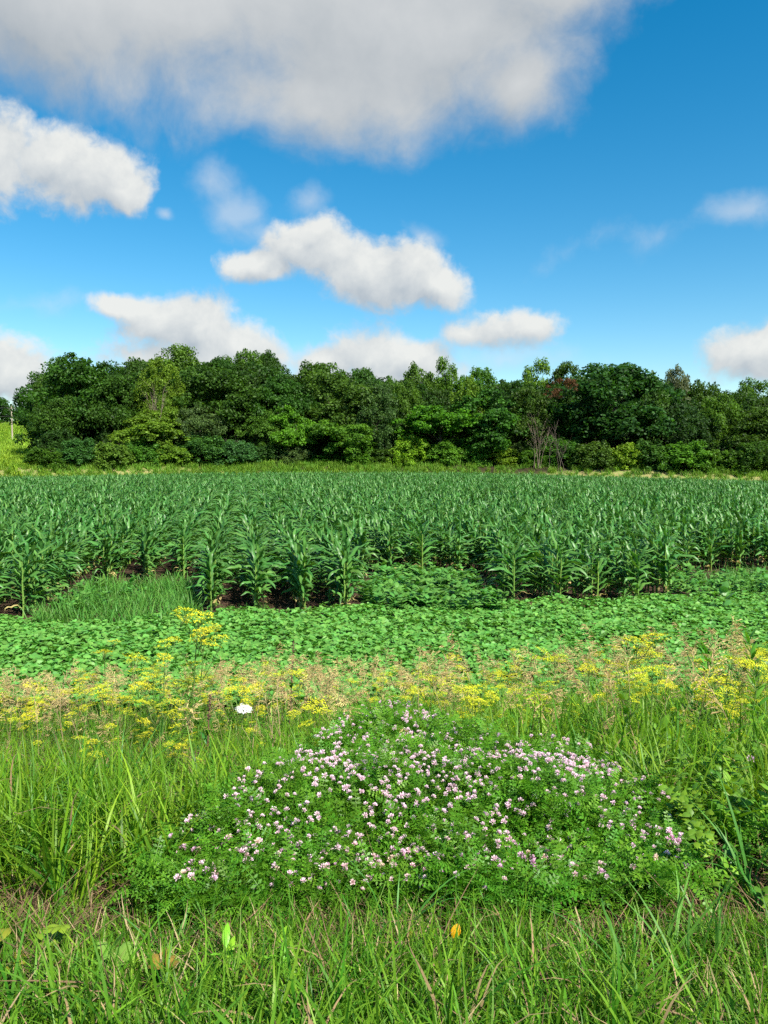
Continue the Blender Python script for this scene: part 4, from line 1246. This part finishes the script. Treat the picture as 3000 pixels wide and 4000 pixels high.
def parsnips():
    r = np.random.default_rng(51)
    um = [umbel_mesh(r, rd_, M_yel) for rd_ in (.045, .05, .06, .07, .055)]
    vars_ = []
    for k in range(6):
        H = r.uniform(.75, .95)
        mb = MB(); P, _, _, _ = path((0, 0, 0), r.random() * 6, .03, .12, H, 8)
        P = P + np.cumsum(r.normal(0, .004, P.shape), 0) * np.array([1, 1, 0])
        tube(mb, P, np.linspace(.006, .003, 8), 5, tint=.4)
        tips = [(P[-1], 1.25)]
        for q in range(r.integers(3, 6)):
            i = r.integers(2, 7); a = q * 2.2 + r.normal(0, .4)
            p2, _, _, _ = path(P[i], a, r.uniform(.55, .95), r.uniform(.25, .5), r.uniform(.16, .40), 5)
            tube(mb, p2, np.linspace(.003, .0018, 5), 4, tint=.6)
            tips.append((p2[-1], r.uniform(.7, 1.05)))
        lf = MB()
        for q in range(5):
            i = r.integers(0, 5)
            pinnate(lf, r, P[i], r.random() * 6.28, .6, 1.6, r.uniform(.18, .3), 6, .055)
        vars_.append((mb.mesh('parsnip_stem', M_stem), lf.mesh('parsnip_leaves', M_grass, smooth=False), tips))
    proto_t = {}
    G_ = 'wild parsnip along the slope'
    def put(loc, sc, lab, k, big=0):
        loc = (float(loc[0]), float(loc[1]), float(loc[2]))
        if k not in proto_t:
            st, lf, tips = vars_[k]
            t = thing('wild_parsnip', lab, 'wildflower', loc, r.random() * 6.28, sc, G_)
            ps = [part('stem', st, t), part('leaves', lf, t)]
            for p, s in tips:
                ps.append(part('umbel', um[r.integers(0, 5)], t, p + np.array([0, 0, .035]), (r.normal(0, .2), r.normal(0, .2), r.random() * 6), s))
            register(t, ps); proto_t[k] = t
        else:
            t = copy_thing(proto_t[k], loc, r.random() * 6.28, sc, lab, G_)
        if big:
            for c in COL.objects:
                if c.parent == t and c.name.startswith('umbel'): c.scale = c.scale * big
    # tall ones that stand clear of the rest: (u, v of top, distance)
    tall = [(408, 1330, 5.2, 'tallest wild parsnip, its top umbel reaching the edge of the corn'), (345, 1388, 4.9, 'wild parsnip with the largest yellow umbel, left of the tallest one'),
            (228, 1408, 5.0, 'wild parsnip standing leftmost of the tall clump against the green vines'), (425, 1362, 5.4, 'wild parsnip just right of the tallest one'),
            (300, 1420, 5.3, 'shorter wild parsnip in the middle of the tall clump'), (185, 1448, 5.1, 'leaning wild parsnip at the left end of the tall clump'),
            (1380, 1388, 5.2, 'wild parsnip rising highest among the tan grass right of the middle'), (1560, 1418, 4.6, 'leafy tall wild parsnip near the right edge'),
            (1625, 1440, 4.5, 'tall wild parsnip at the right edge with several umbels'), (1190, 1425, 5.6, 'wild parsnip with paired umbels right of the middle'),
            (1540, 1470, 4.4, 'broad yellow wild parsnip in front of the right leafy weeds'), (405, 1598, 4.0, 'low wild parsnip umbel nearest the left of the vetch mound')]
    for i, (u, v, D, lab) in enumerate(tall):
        p = at(u, v, D); g = float(gz(p[0], D)); H = p[2] - g
        top = vars_[i % 6][2][0][0][2] + .05
        put((p[0], D, g), H / top, lab, i % 6, 1.35)
    m = 1500
    x, y = wedge(m, 3.9, 7.8)
    u, v = proj(x, y, gz(x, y) + .62)
    den = .10 + .75 * vnoise(x, y, .7, 15)
    den *= np.interp(u, [0, 500, 850, 1000, 1659], [.6, .6, .6, .6, .5])
    k = np.where((rng.random(m) < den) & (u > -20) & (u < 1680) & (v < np.interp(u, [0, 700, 1000, 1300, 1659], [1610, 1600, 1560, 1560, 1640])))[0][:210]
    for i in k:
        sc_ = fit(x[i:i + 1], y[i:i + 1], .9, LIM_P, .5, .78, np.interp(u[i], [900, 1300], [70, 125]))[0]
        zone = ('among the tan grass left of the white flower', 'between the white flower and the vetch top', 'on the slope behind the vetch mound', 'in the dense yellow stand at the right')
        put((x[i], y[i], gz(x[i], y[i])), sc_, 'yellow wild parsnip ' + zone[int(np.searchsorted([520, 850, 1250], u[i]))], int(r.integers(0, 6)))
    # Queen Anne's lace
    p = at(527, 1532, 3.9); g = float(gz(p[0], 3.9))
    t = thing('queen_annes_lace', "single white flat-topped Queen Anne's lace flower in the tall grass", 'wildflower', (p[0] + .05, 3.9, g))
    mb = MB(); tube(mb, [(-.12, 0, 0), (-.10, 0, (p[2] - g) * .5), (-.05, 0, p[2] - g - .03)], .0025, 4); part('stem', mb.mesh('lace_stem', M_stem), t)
    part('umbel', umbel_mesh(r, .038, M_white, 1.3, 26, 30), t, (-.05, 0, p[2] - g), (.2, .1, 0), 1)
parsnips()

# ------------------------------------------------------------------ single broad-leaved plants, stems and fallen leaves
def leaf_outline(r, L, Wd, lobed=0.0, droop=(.9, 1.6), az=0.0, b=(0, 0, 0), tint=.5):
    mb = MB()
    n = 9 if lobed else 7
    P, S, N, d = path(b, az, droop[0], droop[1], L, n, curve=1.2)
    t = np.linspace(0, 1, n)
    w = Wd * .5 * np.sin(np.clip(t * .93 + .06, 0, 1) * math.pi) ** .8
    w[-1] = .0008
    if lobed: w = w * (1 + lobed * np.where(np.arange(n) % 2 == 0, -1, 1) * (t < .95))
    strip(mb, P, S, np.maximum(w, .0008), .22, N, np.clip(tint + r.normal(0, .05, n), 0, 1), 0, rib=min(1, tint + .25))
    return mb

def leafy(name, label, cat, u, v, D, H, nl, L, Wd, colr, r, lobed=0.0, palm=0, group=None, lean=.12, up=(.5, 1.2), z_at_v=True):
    """stem with leaves; palm > 0 makes fans of that many leaflets"""
    p = at(u, v, D); g = float(gz(p[0], D))
    if z_at_v: H = max(.06, p[2] - g)
    t = thing(name, label, cat, (p[0], D, g), 0, 1, group)
    mb = MB(); P, _, _, _ = path((0, 0, -.01), r.random() * 6, .04, lean * 2, H, 6)
    tube(mb, P, np.linspace(.0035, .0015, 6), 5, tint=.5)
    part('stem', mb.mesh('plant_stem', M_stem), t)
    for k in range(nl):
        f = (k + .6) / nl
        i = f * 5; i0 = min(int(i), 4); b = P[i0] + (P[i0 + 1] - P[i0]) * (i - i0)
        a = k * 2.4 + r.normal(0, .35); s = np.interp(f, [0, .5, 1], [.8, 1, .75]) * r.uniform(.85, 1.15)
        if palm:
            m = MB()
            for q in range(palm):
                lo = leaf_outline(r, L * s * (1 - .18 * abs(q - palm // 2)), Wd * s, lobed, (r.uniform(.9, 1.2), r.uniform(1.7, 2.3)), a + (q - palm // 2) * .55, b, r.random())
                m = merge([m, lo]) if m.v else lo
        else:
            m = leaf_outline(r, L * s, Wd * s, lobed, (np.interp(f, [0, 1], [up[1], up[0] * .5]), np.interp(f, [0, 1], [1.9, up[0] + .4])), a, b, r.random())
        part('leaf', m.mesh('plant_leaf', M_broad), t, color=colr)
    return t

def singles():
    r = np.random.default_rng(61)
    YL, GL, DG, OR, RD = (.17, .38, .02), (.085, .24, .02), (.045, .16, .02), (.25, .16, .03), (.34, .13, .03)
    leafy('young_shoot', 'light green young shoot with upright oval leaves, left of its twin', 'plant', 495, 2045, 2.1, .2, 15, .085, .026, YL, r, up=(1.0, 1.25))
    leafy('young_shoot', 'bright light green bushy shoot with narrow leaves right of its twin in the front grass', 'plant', 610, 2066, 2.08, .2, 22, .075, .020, YL, r, up=(1.0, 1.25))
    leafy('young_shoot', 'small pale shoot between and behind the two bright shoots', 'plant', 585, 2030, 2.24, .2, 9, .09, .032, YL, r)
    leafy('grape_vine', 'pale yellow-green vine with three broad lobed leaves in the left front grass', 'vine', 258, 2030, 2.16, .2, 6, .085, .075, (.17, .30, .05), r, lobed=.22)
    leafy('creeper', 'orange-tinged creeper with drooping five-part leaf left of the bright shoots', 'creeper', 350, 2068, 2.1, .16, 2, .10, .04, OR, r, palm=5)
    leafy('creeper', 'bronze creeper leaves right behind the bright green shoot', 'creeper', 545, 2065, 2.14, .16, 3, .09, .036, OR, r, palm=5)
    leafy('creeper', 'olive and gold creeper leaf fan beside the yellow fallen leaf', 'creeper', 860, 2000, 2.36, .16, 3, .095, .034, (.20, .20, .02), r, palm=5)
    leafy('creeper', 'yellow-green creeper fan against the foot of the vetch mound', 'creeper', 1115, 1925, 2.62, .2, 3, .10, .034, (.20, .28, .02), r, palm=5)
    leafy('creeper', 'yellow-green drooping creeper at the left front edge of the verge', 'creeper', 118, 1985, 2.3, .16, 3, .09, .034, (.16, .26, .02), r, palm=5)
    leafy('creeper', 'small olive creeper at the left edge of the verge', 'creeper', 15, 2000, 2.26, .16, 2, .09, .034, (.18, .20, .02), r, palm=5)
    leafy('grape_vine', 'grape vine with large dark lobed leaves low at the right edge', 'vine', 1590, 1830, 2.85, .2, 11, .085, .07, DG, r, lobed=.2)
    leafy('grape_vine', 'second vine with mid green lobed leaves above the dark vine at the right', 'vine', 1545, 1745, 3.05, .2, 13, .075, .058, GL, r, lobed=.2)
    leafy('bramble', 'yellow-green bramble with pointed leaves near the right edge below the parsnip', 'shrub', 1585, 1690, 3.2, .2, 16, .10, .055, (.15, .27, .02), r, lobed=.12)
    leafy('bramble', 'mid green bramble leaning right of the vetch mound', 'shrub', 1640, 1720, 3.1, .2, 14, .10, .055, GL, r, lobed=.12)
    leafy('bramble', 'yellow-green leafy bramble behind the top right of the vetch', 'shrub', 1440, 1560, 4.1, .2, 18, .12, .06, (.13, .26, .02), r, lobed=.12)
    leafy('bramble', 'dense bright leafy bramble under the right parsnips', 'shrub', 1350, 1520, 4.4, .2, 18, .12, .06, (.11, .25, .02), r, lobed=.12)
    leafy('goldenrod', 'tall leafy goldenrod without flowers among the right parsnips', 'plant', 1475, 1430, 4.8, .8, 40, .12, .022, GL, r, lean=.2)
    leafy('goldenrod', 'tall leafy goldenrod rising above its neighbours near the right edge', 'plant', 1555, 1392, 4.9, .8, 44, .13, .024, (.09, .25, .02), r, lean=.15)
    leafy('goldenrod', 'leafy goldenrod cut by the right edge of the picture', 'plant', 1652, 1375, 4.6, .8, 44, .13, .03, GL, r, lean=.1)
    leafy('burdock', 'broad-leaved pale green weed before the corn at the right', 'plant', 1568, 1268, 12.6, .4, 9, .20, .15, (.08, .22, .05), r)
    # dark dock stalks
    for (u, v, D, lb) in ((623, 1385, 5.4, 'tall dark brown dock stalk standing before the vines left of the middle'), (446, 1502, 4.7, 'dark seeded dock stalk in the left meadow')):
        p = at(u, v, D); g = float(gz(p[0], D)); H = p[2] - g
        t = thing('dock_stalk', lb, 'plant', (p[0], D, g), 0, 1)
        mb = MB(); P, _, _, _ = path((0, 0, 0), r.random() * 6, .02, .08, H, 8); tube(mb, P, np.linspace(.006, .0025, 8), 5)
        part('stem', mb.mesh('dock_stem', M_brown), t)
        mb = MB()
        for k in range(150):
            f = r.uniform(.6, 1); i = f * 7; i0 = min(int(i), 6); b = P[i0] + (P[i0 + 1] - P[i0]) * (i - i0)
            c = b + r.normal(0, .008, 3); A = unit(r.normal(size=3)) * .006; B = unit(np.cross(A, r.normal(size=3))) * .004
            quads(mb, c[None], A[None], B[None], r.random())
        part('seeds', mb.mesh('dock_seeds', M_brown, smooth=False), t)
        for k in range(5):
            m = leaf_outline(r, .12, .03, 0, (.5, 1.5), r.random() * 6.28, P[1 + k % 4], .4); part('leaf', m.mesh('dock_leaf', M_broad), t, color=DG)
    # pale dry stems among the meadow
    for (u, v, D, lb) in ((612, 1480, 4.4, 'pale yellow dry stem, straight, behind the left flank of the vetch'), (550, 1600, 4.0, 'pale bent dry stem left of the vetch top'), (590, 1560, 4.2, 'thin pale forked dry stem beside the straight one')):
        p = at(u, v, D); g = float(gz(p[0], D)); H = p[2] - g
        mb = MB(); P, _, _, _ = path((0, 0, 0), r.random() * 6, .03, .15, H, 8); P += np.cumsum(r.normal(0, .004, P.shape), 0); tube(mb, P, np.linspace(.004, .002, 8), 5, tint=.8)
        for k in range(6):
            p2, _, _, _ = path(P[3 + k % 5], r.random() * 6, .3, .6, r.uniform(.06, .14), 4); tube(mb, p2, np.linspace(.0018, .001, 4), 3, tint=.8)
        o = bpy.data.objects.new('dry_stem', mb.mesh('dry_stem', M_dry)); COL.objects.link(o); o.location = (p[0], D, g)
        tag(o, lb, 'dry stem')
    # the one yellow leaf
    p = at(980, 2027, 2.28)
    m = leaf_outline(r, .048, .030, 0, (.7, 1.7), 1.2, (0, 0, 0), .6)
    o = bpy.data.objects.new('fallen_leaf', m.mesh('fallen_leaf', M_broad)); COL.objects.link(o); o.color = (.72, .38, .01, 1)
    o.location = p; o.rotation_euler = (.9, 0, 0)
    tag(o, 'single bright golden yellow leaf caught in the front grass', 'leaf')
singles()
